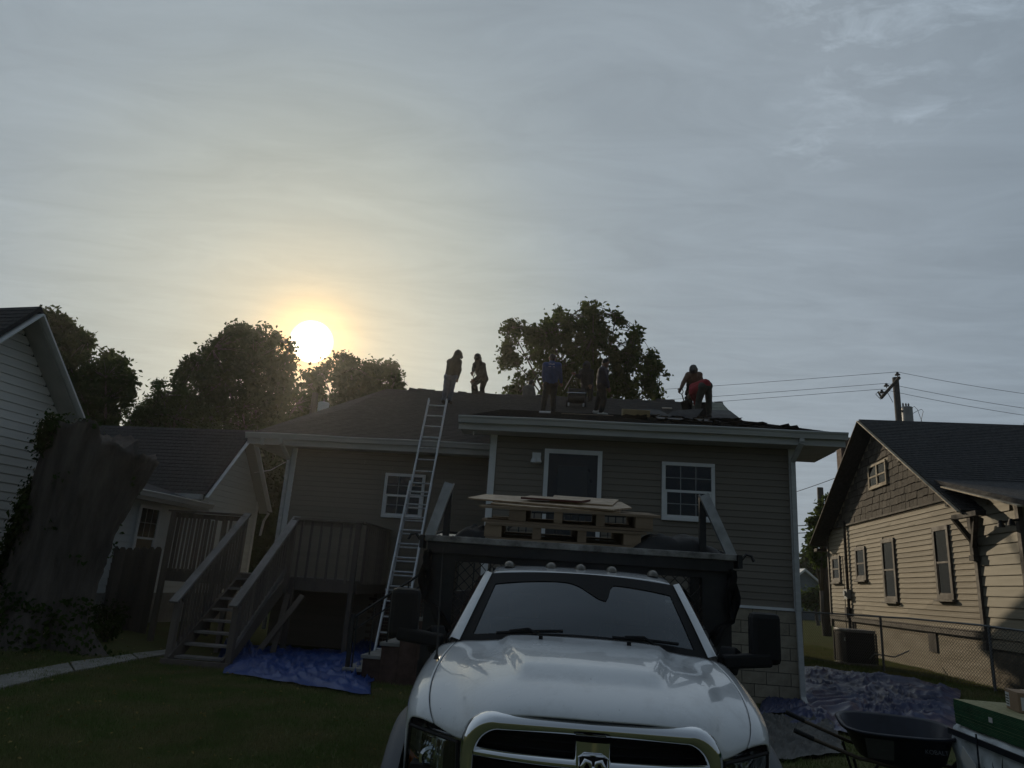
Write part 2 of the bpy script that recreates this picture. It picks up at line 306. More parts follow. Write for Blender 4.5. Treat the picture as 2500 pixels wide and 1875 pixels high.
def window(parent, x0, x1, z0, z1, cols=3, rows=2, cw=0.07, trim='trim_white', y=0.0, lower=True, pane='pane', back='blind', sill=0.0, label=None, backz=0.0):
    """double-hung window: casing (part) with sashes, muntins and panes (sub-parts)"""
    k = MB(); k.box(x0, x1, y-0.05, y+0.0, z1-cw, z1); k.box(x0, x1, y-0.05, y, z0, z0+cw); k.box(x0, x0+cw, y-0.05, y, z0+cw, z1-cw); k.box(x1-cw, x1, y-0.05, y, z0+cw, z1-cw)
    if sill: k.box(x0-0.05, x1+0.05, y-0.11, y-0.002, z0-sill, z0-0.002)
    w = k.build('window', trim, parent, bevel=0.006)
    if label: w['label'] = label
    a, b, c, d = x0+cw, x1-cw, z0+cw, z1-cw; mid = (c+d)/2
    s = MB(); s.box(a, b, y-0.042, y-0.012, mid-0.022, mid+0.022); s.box(a, a+0.03, y-0.036, y-0.010, c, mid-0.022); s.box(b-0.03, b, y-0.036, y-0.010, c, mid-0.022); s.box(a+0.03, b-0.03, y-0.036, y-0.010, c, c+0.035); s.build('sash', trim, w)
    for (lo, hi, on) in ((mid+0.022, d, True), (c+0.035, mid-0.022, lower)):
        nc, nr = (cols, rows) if on else (1, 1)
        for i in range(1, nc): x = a+(b-a)*i/nc; MB().box(x-0.007, x+0.007, y-0.03, y-0.016, lo, hi).build('muntin', 'muntin_grey' if trim == 'trim_white' else trim, w)
        for j in range(1, nr): z = lo+(hi-lo)*j/nr; MB().box(a, b, y-0.0305, y-0.0165, z-0.007, z+0.007).build('muntin', 'muntin_grey' if trim == 'trim_white' else trim, w)
        for i in range(nc):
            for j in range(nr):
                MB().box(a+(b-a)*i/nc, a+(b-a)*(i+1)/nc, y-0.024, y-0.020, lo+(hi-lo)*j/nr, lo+(hi-lo)*(j+1)/nr).build('pane', pane, w)
    if backz: MB().box(a, b, y-0.008, y-0.005, d-(d-c)*backz, d).build('blind', back, w)
    MB().box(a, b, y-0.005, y-0.003, c, d).build('backing', 'dark_void', w)
    return w
def courses(parent, poly, m, step=0.14, lift=0.012, name='shingle_courses'):
    """roof plane as overlapping shingle courses, one joined part: poly = [eave_left, eave_right, ridge_right, ridge_left]"""
    a, b, c, d = [Vector(p) for p in poly]; n = max(2, int(((d-a).length)/step)); nrm = (b-a).cross(d-a).normalized(); nrm = nrm if nrm.z > 0 else -nrm; k = MB()
    for i in range(n):
        t0, t1 = i/n, min(1, (i+1.15)/n); nx = max(6, int((b-a).length/0.3))
        lo = [a.lerp(d, t0).lerp(b.lerp(c, t0), j/nx) + nrm*(lift*(1+0.35*random.random())) for j in range(nx+1)]
        lo0 = [a.lerp(d, t0).lerp(b.lerp(c, t0), j/nx) for j in range(nx+1)]
        hi = [a.lerp(d, t1).lerp(b.lerp(c, t1), j/nx) + nrm*0.002 for j in range(nx+1)]
        k.grid([lo0, lo, hi])
    o = k.build(name, m, parent, recalc=False); o['kind'] = 'stuff'; return o
def slabroof(parent, pts, th, m, name='roof'):
    return MB().prism([(p[0], p[1], p[2]-th) for p in pts], (0, 0, th)).build(name, m, parent)
def gutter(parent, x0, x1, y, z, m='gutter_white', name='gutter'):
    """K-style gutter along x; top at z, back at y"""
    pr = [(0, 0), (-0.115, 0), (-0.125, -0.012), (-0.118, -0.03), (-0.10, -0.055), (-0.085, -0.11), (-0.082, -0.125), (0, -0.125)]
    k = MB(); n = len(pr); seg = [x0 + (x1-x0)*i/8 for i in range(9)]
    k.grid([[(x, y+a, z+b+0.006*math.sin(x*2.1)) for a, b in pr] for x in seg], close=True); k.f.append(tuple(range(n))); k.f.append(tuple(range(8*n, 9*n))); return k.build(name, m, parent)
def downspout(parent, pts, w=0.085, m='gutter_white'):
    k = MB()
    for p, q in zip(pts, pts[1:]): k.beam(p, q, w, w*0.75, (0, 1, 0.01))
    return k.build('downspout', m, parent, bevel=0.008)

# ------------------------------------------------------------------ the house being re-roofed
H_YAW = math.atan(-0.1)
house = thing('tan_house', 'tan vinyl sided house with dark torn roof behind the white truck', 'house', (0, 13.1, 0), H_YAW)
hu, hv = Vector((math.cos(H_YAW), math.sin(H_YAW), 0)), Vector((-math.sin(H_YAW), math.cos(H_YAW), 0))
def HW(x, y, z): return Vector((0, 13.1, 0)) + hu*x + hv*y + Vector((0, 0, z))
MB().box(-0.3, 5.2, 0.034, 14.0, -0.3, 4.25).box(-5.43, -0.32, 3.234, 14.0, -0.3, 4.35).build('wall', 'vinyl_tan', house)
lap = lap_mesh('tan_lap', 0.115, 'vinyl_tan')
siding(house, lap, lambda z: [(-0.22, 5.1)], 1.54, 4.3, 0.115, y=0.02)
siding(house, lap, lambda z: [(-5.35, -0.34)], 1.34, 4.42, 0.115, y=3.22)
MB().box(-0.33, -0.21, -0.012, 0.1, 1.5, 4.3).build('corner_trim', 'trim_white', house)
MB().box(5.09, 5.2, -0.012, 0.12, 1.5, 4.3).build('corner_trim', 'trim_white', house)
MB().box(-5.46, -5.34, 3.19, 3.3, 1.3, 4.4).build('corner_trim', 'trim_white', house)
MB().box(-0.33, 5.2, -0.012, 0.02, 1.495, 1.54).build('starter_strip', 'trim_white', house)
MB().box(-5.43, -0.34, 3.188, 3.22, 1.30, 1.34).build('starter_strip', 'trim_white', house)
# block foundation under the right wing
MB().box(-0.28, 5.17, 0.02, 0.4, -0.3, 1.495).build('foundation', 'mortar', house)
bm_ = MB().box(0, 0.386, 0, 0.05, 0, 0.186).mesh('block', 'block_tan')
for r_ in range(8):
    x = 2.6 - (0.2 if r_ % 2 else 0)
    while x < 5.15:
        w = min(0.39, 5.19-x)
        if w > 0.05: link('block', bm_, house, (x, 0.008+random.uniform(-0.002, 0.002), -0.1+r_*0.2), (0,0,0), (w/0.39, 1, 1))
        x += 0.4
# brick foundation under the left wing
MB().box(-5.4, -0.33, 3.25, 3.5, -0.3, 1.30).build('foundation', 'mortar', house)
bk = MB().box(0, 0.195, 0, 0.03, 0, 0.058).mesh('brick', 'brick_red')
for r_ in range(18):
    x = -3.1 - (0.1 if r_ % 2 else 0)
    while x < -0.55:
        link('brick', bk, house, (x, 3.228+random.uniform(-0.003, 0.003), 0.02+r_*0.07)); x += 0.205
# door with frosted light, steel frame
d_ = MB(); d_.box(0.70, 1.76, -0.05, 0.02, 4.0, 4.08); d_.box(0.70, 0.78, -0.05, 0.02, 1.92, 4.0); d_.box(1.68, 1.76, -0.05, 0.02, 1.92, 4.0); dr = d_.build('door_frame', 'trim_white', house)
d_ = MB(); d_.box(0.78, 0.95, -0.028, 0.01, 1.95, 4.0); d_.box(1.5, 1.68, -0.028, 0.01, 1.95, 4.0); d_.box(0.95, 1.5, -0.028, 0.01, 3.78, 4.0); d_.box(0.95, 1.5, -0.028, 0.01, 1.95, 2.2)
dd = d_.build('door', 'door_dark', house); MB().box(0.95, 1.5, -0.02, -0.012, 2.2, 3.78).build('pane', 'pane_frosted', dd); MB().box(0.95, 1.5, -0.008, 0.005, 2.2, 3.78).build('blind', 'blind', dd)
MB().tube([(1.62, -0.03, 2.95), (1.62, -0.07, 2.95), (1.56, -0.075, 2.95)], 0.012).build('door_handle', 'galv', dd)
window(house, 2.84, 3.78, 2.90, 3.95, 3, 2, 0.065)
window(house, -3.13, -2.18, 2.90, 3.92, 3, 2, 0.065, y=3.2)
# wall lamp by the door
wl = MB(); wl.box(0.47, 0.63, -0.03, 0.0, 3.80, 4.0); wl.lathe((0.5, -0.10, 3.86), [(0.03, 0.02), (0.055, -0.06), (0.05, -0.065)], 10); wl.lathe((0.60, -0.10, 3.87), [(0.03, 0.02), (0.055, -0.06), (0.05, -0.065)], 10); wl.build('flood_lamp', 'trim_white', house)
# roof: a main plane and a lower-pitched wing over the right part
def zmain(y): return 4.62 + 0.4713*(y-2.75)
def zlow(y): return 4.52 + 0.265*(y+0.45)
YM = 6.375
body = [(-6.4, 2.75, zmain(2.75)), (5.5, 2.75, zmain(2.75)), (5.5, 8.5, zmain(8.5)), (-4.95, 8.5, zmain(8.5)), (-5.15, 5.6, zmain(5.6))]
rf = slabroof(house, body, 0.1, 'asphalt_shingle')
courses(house, [(-5.12, 5.6, zmain(5.6)), (5.5, 5.6, zmain(5.6)), (5.5, 8.5, zmain(8.5)), (-4.95, 8.5, zmain(8.5))], 'asphalt_shingle')
courses(house, [(-6.38, 2.72, zmain(2.72)), (5.5, 2.72, zmain(2.72)), (5.5, 5.6, zmain(5.6)), (-5.15, 5.6, zmain(5.6))], 'asphalt_shingle')
low = [(-0.88, -0.45, zlow(-0.45)), (5.93, -0.45, zlow(-0.45)), (5.6, YM+0.1, zlow(YM+0.1)), (-0.88, YM+0.1, zlow(YM+0.1))]
slabroof(house, low, 0.12, 'asphalt_shingle')
courses(house, [(-0.88, -0.47, zlow(-0.47)), (5.93, -0.47, zlow(-0.47)), (5.6, YM, zlow(YM)), (-0.88, YM, zlow(YM))], 'asphalt_shingle')
slabroof(house, [(-4.95, 8.5, zmain(8.5)), (5.5, 8.5, zmain(8.5)), (5.5, 14.3, 4.6), (-6.4, 14.3, 4.6)], 0.1, 'asphalt_shingle')
slabroof(house, [(-6.4, 2.75, 4.61), (-5.15, 5.6, zmain(5.6)), (-4.95, 8.5, zmain(8.5)), (-6.4, 14.3, 4.59)], 0.1, 'asphalt_shingle')
MB().prism([(5.3, 3.0, 4.3), (5.3, 14, 4.3), (5.3, 8.5, 7.15)], (0.12, 0, 0)).build('gable_wall', 'vinyl_tan', house)
MB().prism([(5.08, 0.1, 4.2), (5.08, 6.9, 4.2), (5.08, 6.9, 6.3), (5.08, 0.1, 4.6)], (0.1, 0, 0)).build('gable_wall', 'vinyl_tan', house)
# ridge with lifted shingle caps
k = MB(); x = -4.9
while x < 5.45:
    w = random.uniform(0.22, 0.3); up = 0.02 + (0.07*random.random()**3) + (0.05 if -4.2 < x < -3.8 else 0)
    k.add([(x, 8.36, zmain(8.36)+0.012), (x+w, 8.36, zmain(8.36)+0.012), (x, 8.5, zmain(8.5)+up), (x+w, 8.5, zmain(8.5)+up*random.uniform(0.5, 1.2)), (x, 8.66, zmain(8.5)-0.05), (x+w, 8.66, zmain(8.5)-0.05)], [(0,1,3,2), (2,3,5,4)]); x += w*0.97
o = k.build('ridge_cap', 'asphalt_shingle', house, recalc=False); o['kind'] = 'stuff'
# soffits, fascias, gutters
MB().box(-0.86, 5.9, -0.43, 0.02, 4.30, 4.33).build('soffit', 'soffit', house); MB().box(-0.88, 5.93, -0.452, -0.43, 4.29, 4.41).build('fascia', 'gutter_white', house)
MB().box(5.2, 5.93, 0.025, 1.2, 4.30, 4.33).build('soffit', 'soffit', house)
MB().prism([(5.93, -0.43, 4.30), (5.93, 6.4, 6.13), (5.93, 6.4, 6.30), (5.93, -0.43, 4.5)], (-0.022, 0, 0)).build('rake_board', 'gutter_white', house)
MB().prism([(-0.88, -0.43, 4.30), (-0.88, 6.4, 6.13), (-0.88, 6.4, 6.30), (-0.88, -0.43, 4.5)], (0.022, 0, 0)).build('rake_board', 'gutter_white', house)
MB().box(-6.38, -0.34, 2.78, 3.22, 4.40, 4.43).build('soffit', 'soffit', house); MB().box(-6.4, -0.34, 2.755, 2.78, 4.38, 4.52).build('fascia', 'gutter_white', house)
MB().box(-6.38, -5.44, 3.225, 6, 4.40, 4.43).build('soffit', 'soffit', house)
gutter(house, -0.88, 5.95, -0.455, 4.53); gutter(house, -6.42, -0.36, 2.75, 4.63)
downspout(house, [(5.18, -0.5, 4.42), (5.18, -0.5, 4.33), (5.13, -0.1, 4.05), (5.13, -0.07, 1.5), (5.15, -0.07, 0.15), (5.16, -0.2, 0.03)])
downspout(house, [(-5.55, 2.68, 4.52), (-5.55, 2.68, 4.42), (-5.47, 3.1, 4.1), (-5.47, 3.12, 1.3), (-5.47, 3.12, 0.3)])
downspout(house, [(-6.0, 2.68, 4.52), (-6.0, 2.70, 4.35)])
MB().tube([(-0.62, -0.30, 4.29), (-0.62, -0.30, 4.22)], 0.012).build('hook', 'trim_white', house)

# entry steps and landing, iron railing (behind the truck)
steps = thing('entry_steps', 'dark brick entry steps with concrete treads left of the truck', 'steps', (0, 13.1, 0), H_YAW)
NS = 9
for i in range(NS):
    x0 = -2.2 + i*0.28; z = 0.205*(i+1)
    MB().box(x0, x0+0.275, -1.35, -0.05, -0.2, z-0.055).build('riser', 'brick_red', steps)
    MB().box(x0-0.03, x0+0.285, -1.38, -0.04, z-0.053, z).build('tread', 'concrete', steps, bevel=0.006)
MB().box(0.33, 2.3, -1.35, -0.02, -0.2, 1.80).build('landing_base', 'brick_red', steps); MB().box(0.325, 2.33, -1.38, -0.016, 1.802, 1.86).build('landing', 'concrete', steps)
rl = MB(); rl.tube([(-2.15, -1.30, 0.95), (0.35, -1.30, 2.78), (2.25, -1.30, 2.80)], 0.022, 6); rl.tube([(-2.15, -1.30, 0.75), (0.35, -1.30, 2.58), (2.25, -1.30, 2.6)], 0.014, 6); rl.build('handrail', 'iron_black', steps)
for i in range(10):
    x = -2.1+i*0.26; zt = 0.95+(x+2.15)*0.732
    MB().box(x-0.011, x+0.011, -1.31, -1.29, 0.2*int((x+2.2)/0.28+1), zt-0.02).build('baluster', 'iron_black', steps)
for i in range(16): x = 0.4+i*0.12; MB().box(x-0.01, x+0.01, -1.31, -1.29, 1.86, 2.78).build('baluster', 'iron_black', steps)
MB().box(-2.2, -2.14, -1.33, -1.27, 0, 1.0).build('post', 'iron_black', steps)

# ------------------------------------------------------------------ timber deck and stairs on the left
deck = thing('timber_deck', 'weathered timber deck with stairs and railing left of the ladder', 'deck', (0, 13.1, 0), H_YAW)
DX0, DX1, DY0, DY1, DZ, RZ = -6.82, -2.88, 1.0, 3.15, 1.48, 2.62
y = DY0 + 0.005
while y < DY1: MB().box(DX0, DX1, y, min(y+0.135, DY1), DZ-0.035, DZ).build('deck_board', 'old_wood', deck); y += 0.14
MB().box(DX0, DX1, DY0-0.04, DY0, DZ-0.24, DZ-0.002).build('rim_joist', 'old_wood', deck)
MB().box(DX1, DX1+0.04, DY0-0.04, DY1, DZ-0.24, DZ-0.002).build('rim_joist', 'old_wood', deck); MB().box(DX0-0.04, DX0, DY0-0.04, DY1, DZ-0.24, DZ-0.002).build('rim_joist', 'old_wood', deck)
for x in (DX0+0.05, -5.4, -4.12, DX1-0.05):
    zb = gz(*HW(x, DY0, 0)[:2])-0.1; MB().box(x-0.045, x+0.045, DY0-0.13, DY0-0.042, zb, RZ-0.04 if x in (DX0+0.05, DX1-0.05) else DZ-0.02).build('post', 'old_wood', deck)
for x in (DX0+0.05, DX1-0.05): MB().box(x-0.045, x+0.045, DY1-0.1, DY1-0.01, -0.1, RZ-0.04).build('post', 'old_wood', deck)
MB().box(DX0-0.06, -5.33, DY0-0.14, DY0+0.0, RZ-0.038, RZ).build('top_rail', 'old_wood', deck); MB().box(-4.24, DX1+0.06, DY0-0.14, DY0, RZ-0.038, RZ).build('top_rail', 'old_wood', deck)
MB().box(DX1-0.09, DX1+0.05, DY0, DY1, RZ-0.038, RZ).build('top_rail', 'old_wood', deck); MB().box(DX0-0.05, DX0+0.09, DY0, DY1, RZ-0.038, RZ).build('top_rail', 'old_wood', deck)
MB().box(DX0, -5.35, DY0-0.035, DY0-0.002, RZ-0.14, RZ-0.05).build('rail', 'old_wood', deck); MB().box(-4.22, DX1, DY0-0.035, DY0-0.002, RZ-0.14, RZ-0.05).build('rail', 'old_wood', deck)
bal = MB().box(-0.019, 0.019, -0.019, 0.019, 0, RZ-0.06-(DZ-0.06)).mesh('baluster', 'old_wood')
x = DX0+0.17
while x < -5.42: link('baluster', bal, deck, (x, DY0-0.062, DZ-0.06)); x += 0.155
x = -4.08
while x < DX1-0.1: link('baluster', bal, deck, (x, DY0-0.062, DZ-0.06)); x += 0.2
y = DY0+0.15
while y < DY1-0.1: link('baluster', bal, deck, (DX1+0.061, y, DZ-0.06)); link('baluster', bal, deck, (DX0-0.061, y, DZ-0.06)); y += 0.16
# stairs: from the deck front at y=1.0 down to y=-1.05
SX0, SX1 = -5.22, -4.27
for x in (SX0+0.02, SX1-0.02): MB().beam((x, 1.0, DZ-0.12), (x, -1.12, 0.02), 0.04, 0.25).build('stringer', 'old_wood', deck)
for i in range(8):
    t = (i+0.6)/8.2; y = -1.05+2.05*t; z = 0.02+(DZ-0.0)*t
    MB().box(SX0+0.045, SX1-0.045, y-0.13, y+0.12, z-0.036, z).build('tread', 'rail_wood', deck)
MB().box(SX0-0.1, SX1+0.1, -1.2, -1.13, 0.0, 0.09).build('kickboard', 'old_wood', deck)
for x in (SX0-0.04, SX1+0.04):
    MB().box(x-0.05, x+0.05, -1.10, -1.0, -0.1, 0.98).build('post', 'old_wood', deck)
    MB().box(x-0.045, x+0.045, 0.96-0.1, 0.955, DZ-0.3, RZ-0.04).build('post', 'old_wood', deck)
    MB().beam((x, -1.22, 0.97), (x, 0.98, RZ+0.01), 0.15, 0.04, (0, 0, 1)).build('handrail', 'rail_wood', deck)
    s = 1 if x < -4.7 else -1
    MB().beam((x+0.03*s, -1.0, 1.0), (x+0.03*s, 0.9, 2.42), 0.035, 0.09).build('rail', 'old_wood', deck)
    MB().beam((x+0.03*s, -1.0, 0.22), (x+0.03*s, 0.9, 1.64), 0.035, 0.09).build('rail', 'rail_wood', deck)
    for i in range(17):
        t = (i+0.7)/17.6; y = -1.0+1.9*t; z = 0.2+1.42*t; MB().box(x+0.05*s-0.016, x+0.05*s+0.016, y-0.018, y+0.018, z-0.04, z+0.86).build('baluster', 'old_wood', deck)
# loose boards leaning under the deck
for i, (xa, xb) in enumerate(((-4.35, -3.85), (-4.1, -4.15))):
    MB().beam((xa, 0.2+0.2*i, 0.05), (xb, 0.85, 1.15), 0.10, 0.03, (0, -1, 0.2)).build('plank', 'old_wood', None, **dict(label=['old board leaning under the deck beside the right stair rail, lower end outward', 'upright old board under the deck behind the stair rail'][i], cat='plank', group='boards under the deck')).matrix_world = house.matrix_world if False else Matrix.LocRotScale(Vector((0, 13.1, 0)), Matrix.Rotation(H_YAW, 3, 'Z').to_quaternion(), None)

# ------------------------------------------------------------------ extension ladder against the left eave
ladder = thing('extension_ladder', 'tall aluminium extension ladder leaning on the roof edge', 'ladder', (0, 13.1, 0), H_YAW)
LA, LB = Vector((-2.03, 0.62, 0.12)), Vector((-2.05, 3.08, 5.74))
ld = (LB-LA).normalized(); lx = Vector((1, 0, 0)); ln_ = lx.cross(ld).normalized()
for i, (t0, t1, w, off) in enumerate(((0, 0.62, 0.235, 0.03), (0.24, 1.0, 0.215, -0.03))):
    for s in (-1, 1):
        p, q = LA.lerp(LB, t0)+lx*(w*s)+ln_*off, LA.lerp(LB, t1)+lx*(w*s)+ln_*off
        k = MB(); k.beam(p, q, 0.012, 0.075, ln_); k.beam(p+ln_*0.034, q+ln_*0.034, 0.032, 0.008, ln_); k.beam(p-ln_*0.034, q-ln_*0.034, 0.032, 0.008, ln_); k.build('side_rail', 'alu', ladder)
    L_ = (LB-LA).length; n = int((t1-t0)*L_/0.305)
    for j in range(n):
        p = LA.lerp(LB, t0) + ld*(0.2+j*0.305)+ln_*off; MB().tube([p-lx*w, p+lx*w], 0.016, 8).build('rung', 'alu', ladder)
for s in (-1, 1): MB().beam(LA+lx*0.235*s+Vector((0, -0.05, -0.06)), LA+lx*0.235*s+Vector((0, 0.09, -0.06)), 0.07, 0.03).build('foot', 'iron_black', ladder)
# ------------------------------------------------------------------ neighbour: tan clapboard house on the right
mat('gable_shingle', (0.065, 0.057, 0.047), 0.9, vscale=3, bump=0.5, bscale=25, stretch=(3, 1, 0.6), col2=(0.115, 0.10, 0.083), detail=9); per_object(MATS['gable_shingle'], 0.3)
mat('peeling_paint', (0.56, 0.50, 0.38), 0.8, vscale=9, bump=0.5, bscale=30, col2=(0.32, 0.25, 0.17), detail=10)
mat('casing_brown', (0.10, 0.085, 0.07), 0.7, var=0.25, vscale=5, bump=0.2)
mat('timber_dark', (0.045, 0.038, 0.032), 0.8, var=0.3, vscale=5)
mat('ac_dark', (0.016, 0.017, 0.018), 0.6, var=0.2); mat('grey_metal', (0.30, 0.31, 0.32), 0.5, metal=0.3, var=0.15)
C_YAW = R(-98)
hc = thing('clapboard_house', 'old tan clapboard house with shingled gable on the right', 'house', (10.117, 15.341, 0.0), C_YAW)
def CW(x, y, z): v = Matrix.Rotation(C_YAW, 3, 'Z') @ Vector((x, y, z)); return v + Vector((10.117, 15.341, 0))
PKX, PKZ, EVZ = -5.1, 7.0, 3.8
def ctop(z):   # half width of the gable at height z
    return max(0, (PKZ-0.12-z)/((PKZ-EVZ)/5.5))
MB().prism([(-10.3, 0.03, -0.3), (-0.0, 0.03, -0.3), (0.0, 0.03, 4.05), (PKX, 0.03, PKZ-0.15), (-10.3, 0.03, 4.05)], (0, 0.3, 0)).build('wall', 'clapboard_tan', hc)
MB().box(-10.3, 0.0, 0.4, 9, -0.3, 3.9).build('wall', 'clapboard_tan', hc)
lc = lap_mesh('clap_lap', 0.128, 'clapboard_tan', 0.022, 0.004); la = lap_mesh('beige_lap', 0.205, 'board_beige', 0.024, 0.004)
wins = [(-1.98, -1.15, 1.93, 3.6), (-5.28, -4.36, 1.83, 3.52), (-7.5, -6.62, 2.42, 3.42), (-9.9, -9.05, 2.38, 3.25)]
def cspan(z):
    a, b = -10.28, -0.08
    hw = ctop(z); a, b = max(a, PKX-hw), min(b, PKX+hw); out = []; x = a
    for w in sorted(wins):
        if w[2]-0.05 < z < w[3]+0.05: out.append((x, w[0]+0.03)); x = w[1]-0.03
    out.append((x, b)); return out
siding(hc, lc, cspan, 1.30, 4.18, 0.128, y=0.02, jit=0.004)
# gable wall shingles, each one a piece
shm = [MB().box(0, 1, -0.02, 0.0, 0, 1).mesh('shingle', 'gable_shingle')]
shm = []
for q in range(3):
    k = MB(); k.add([(0, -0.026, 0), (1, -0.024, 0.01*q), (1, -0.006, 1.05), (0, -0.006, 1.05), (0, 0.01, 0), (1, 0.01, 0), (1, 0.01, 1.05), (0, 0.01, 1.05)], [(0,1,2,3), (7,6,5,4), (0,4,5,1), (1,5,6,2), (2,6,7,3), (3,7,4,0)]); shm.append(k.mesh('shingle', 'gable_shingle'))
z, r_, cnt = 4.2, 0, 0
while z < 6.85:
    hw = ctop(z+0.2); x, xe = max(-10.2, PKX-hw), min(-0.1, PKX+hw); x += random.random()*0.1; h = 0.20
    while x < xe-0.08:
        w = random.uniform(0.17, 0.36); w = min(w, xe-x)
        if not (-5.86 < x+w/2 < -4.48 and 5.0 < z+h/2 < 5.72):
            link('shingle', random.choice(shm), hc, (x, 0.022, z+random.uniform(-0.012, 0.012)), (0,0,0), (w-0.018, random.uniform(0.8, 1.5), h)); cnt += 1
        x += w
    z += h; r_ += 1
MB().box(-10.3, -0.06, -0.045, 0.0, 4.15, 4.2).build('band_board', 'timber_dark', hc)
# corner boards, water table, wide boards of the lean-to on the near side
MB().box(-0.09, 0.03, -0.03, 0.02, 0.95, 4.0).build('corner_board', 'casing_brown', hc); MB().box(-10.34, -10.24, -0.03, 0.02, 0.95, 3.9).build('corner_board', 'casing_brown', hc)
k = MB(); k.box(-10.3, 0.02, -0.05, 0.02, 1.18, 1.295); k.box(-10.3, 0.02, -0.07, -0.0, 1.296, 1.32); k.build('water_table', 'casing_brown', hc)
MB().prism([(0.03, 0.06, -0.3), (1.66, 0.06, -0.3), (1.66, 0.06, 3.82), (0.03, 0.06, 4.22)], (0, 6, 0)).build('wall', 'board_beige', hc); siding(hc, la, lambda z: [(0.03, min(1.6, 0.05+(4.10-z)/0.248))], 1.0, 4.05, 0.205, y=0.045)
MB().box(1.58, 1.70, 0.01, 0.1, 1.0, 3.74).build('corner_board', 'casing_brown', hc)
# foundation blocks
per_object(mat('block_dark', (0.19, 0.165, 0.125), 0.9, var=0.25, vscale=5, bump=0.4, bscale=40), 0.12); bmc = MB().box(0, 0.386, 0, 0.05, 0, 0.186).mesh('block', 'block_dark')  # darker copy of the tan foundation block
MB().box(-10.25, 1.66, 0.06, 0.3, -0.3, 1.17).build('foundation', 'mortar', hc)
for r_ in range(5):
    x = -9.9+(0.2 if r_ % 2 else 0)
    while x < 1.5:
        if not (-2.75 < x < -2.1 and r_ in (3, 4)): link('block', bmc, hc, (x, 0.045, 0.17+r_*0.2))
        x += 0.4
for x0 in (-2.75, -8.4):
    v_ = MB().box(x0, x0+0.42, 0.0, 0.07, 0.72, 1.15).build('crawl_vent', 'timber_dark', hc)
# windows
for i, (a, b, c, d) in enumerate(wins):
    w = window(hc, a, b, c, d, 1, 1, 0.11, 'casing_brown', y=0.012, sill=0.05, lower=True, backz=0.0, pane='pane_old')
gw = window(hc, -5.86, -4.48, 5.0, 5.72, 1, 1, 0.07, 'peeling_paint', y=0.0, pane='pane_old')
MB().box(-5.21, -5.13, -0.052, 0.0, 5.07, 5.65).build('mullion', 'peeling_paint', hc)
# roof, rakes, brackets
zr = lambda x: PKZ - abs(x-PKX)*(PKZ-EVZ)/5.5
fr = [(0.5, -0.45, zr(0.5)), (0.5, 9, zr(0.5)), (PKX, 9, PKZ), (PKX, -0.45, PKZ)]
slabroof(hc, fr, 0.1, 'shingle_dark'); courses(hc, [(0.52, 9, zr(0.52)), (0.52, -0.47, zr(0.52)), (PKX, -0.47, PKZ), (PKX, 9, PKZ)][::1], 'shingle_dark')
slabroof(hc, [(-10.7, -0.45, zr(-10.7)), (-10.7, 9, zr(-10.7)), (PKX, 9, PKZ+0.001), (PKX, -0.45, PKZ+0.001)], 0.1, 'shingle_dark')
slabroof(hc, [(-0.85, -0.35, 4.58), (-0.85, 9, 4.58), (2.6, 9, 3.70), (2.6, -0.35, 3.70)], 0.09, 'shingle_dark')
MB().beam((0.45, -0.455, zr(0.45)-0.07), (PKX, -0.455, PKZ-0.06), 0.03, 0.14, (0, -1, 0)).build('rake_board', 'peeling_paint', hc)
MB().beam((-10.65, -0.455, zr(-10.65)-0.08), (PKX, -0.455, PKZ-0.075), 0.03, 0.14, (0, -1, 0)).build('rake_board', 'timber_dark', hc)
for x in (-0.2, -2.6): MB().box(x-0.06, x+0.06, -0.43, 0.0, zr(x)-0.26, zr(x)-0.13).build('outrigger', 'timber_dark', hc)
MB().beam((-0.35, -0.365, 4.34), (2.55, -0.365, 3.60), 0.03, 0.16, (0, -1, 0)).build('eave_board', 'peeling_paint', hc)
kb = MB(); kb.beam((0.0, -0.40, 3.62), (0.0, 0.0, 3.05), 0.09, 0.09); kb.beam((0.75, -0.30, 3.62), (0.0, -0.05, 3.02), 0.09, 0.09, (0, 1, 0)); kb.box(-0.07, 0.07, -0.1, 0.0, 2.86, 3.7); kb.box(-0.05, 1.0, -0.42, -0.33, 3.58, 3.68); kb.box(-0.1, 0.1, -0.12, 0.01, 2.74, 2.85); kb.build('knee_brace', 'timber_dark', hc)
for x in (1.35, 1.72):
    fl = MB(); fl.tube([(x, 0.0, 3.45), (x, -0.14, 3.42)], 0.025); fl.lathe((x, -0.14, 3.40), [(0.03, 0.06), (0.06, -0.02), (0.07, -0.07), (0.01, -0.06)], 12); fl.build('flood_lamp', 'ac_dark', hc)
MB().tube([(-8.25, -0.06, 4.3), (-8.25, -0.06, 0.3)], 0.045, 8).build('downpipe', 'timber_dark', hc)
MB().tube([(-8.7, -0.03, 3.2), (-8.6, -0.05, 2.2), (-8.68, -0.04, 0.6)], 0.012, 5).build('cable', 'iron_black', hc)
k = MB(); k.box(-8.42, -8.12, -0.14, 0.0, 1.85, 2.15); k.lathe((-8.27, -0.16, 2.02), [(0.085, -0.03), (0.085, 0.05)], 12, 'y'); k.build('electric_meter', 'grey_metal', hc)
MB().box(-8.5, -8.3, -0.12, 0.0, 1.25, 1.6).build('meter_box', 'timber_dark', hc)
cq = Matrix.Rotation(-C_YAW, 3, 'Z') @ (at(2066, 1092, 29)-Vector((10.117, 15.341, 0))); ch = MB().box(cq.x-.3, cq.x+.3, cq.y-.3, cq.y+.3, 3.0, cq.z+.35).build('chimney', 'brick_red', hc)
MB().box(-5.35, -4.9, 4.2, 4.7, PKZ-0.1, PKZ+0.12).build('roof_vent', 'shingle_dark', hc)
# small gutter end on the far corner
MB().box(-10.95, -10.6, -0.3, 0.3, 3.45, 3.55).build('gutter_end', 'timber_dark', hc)

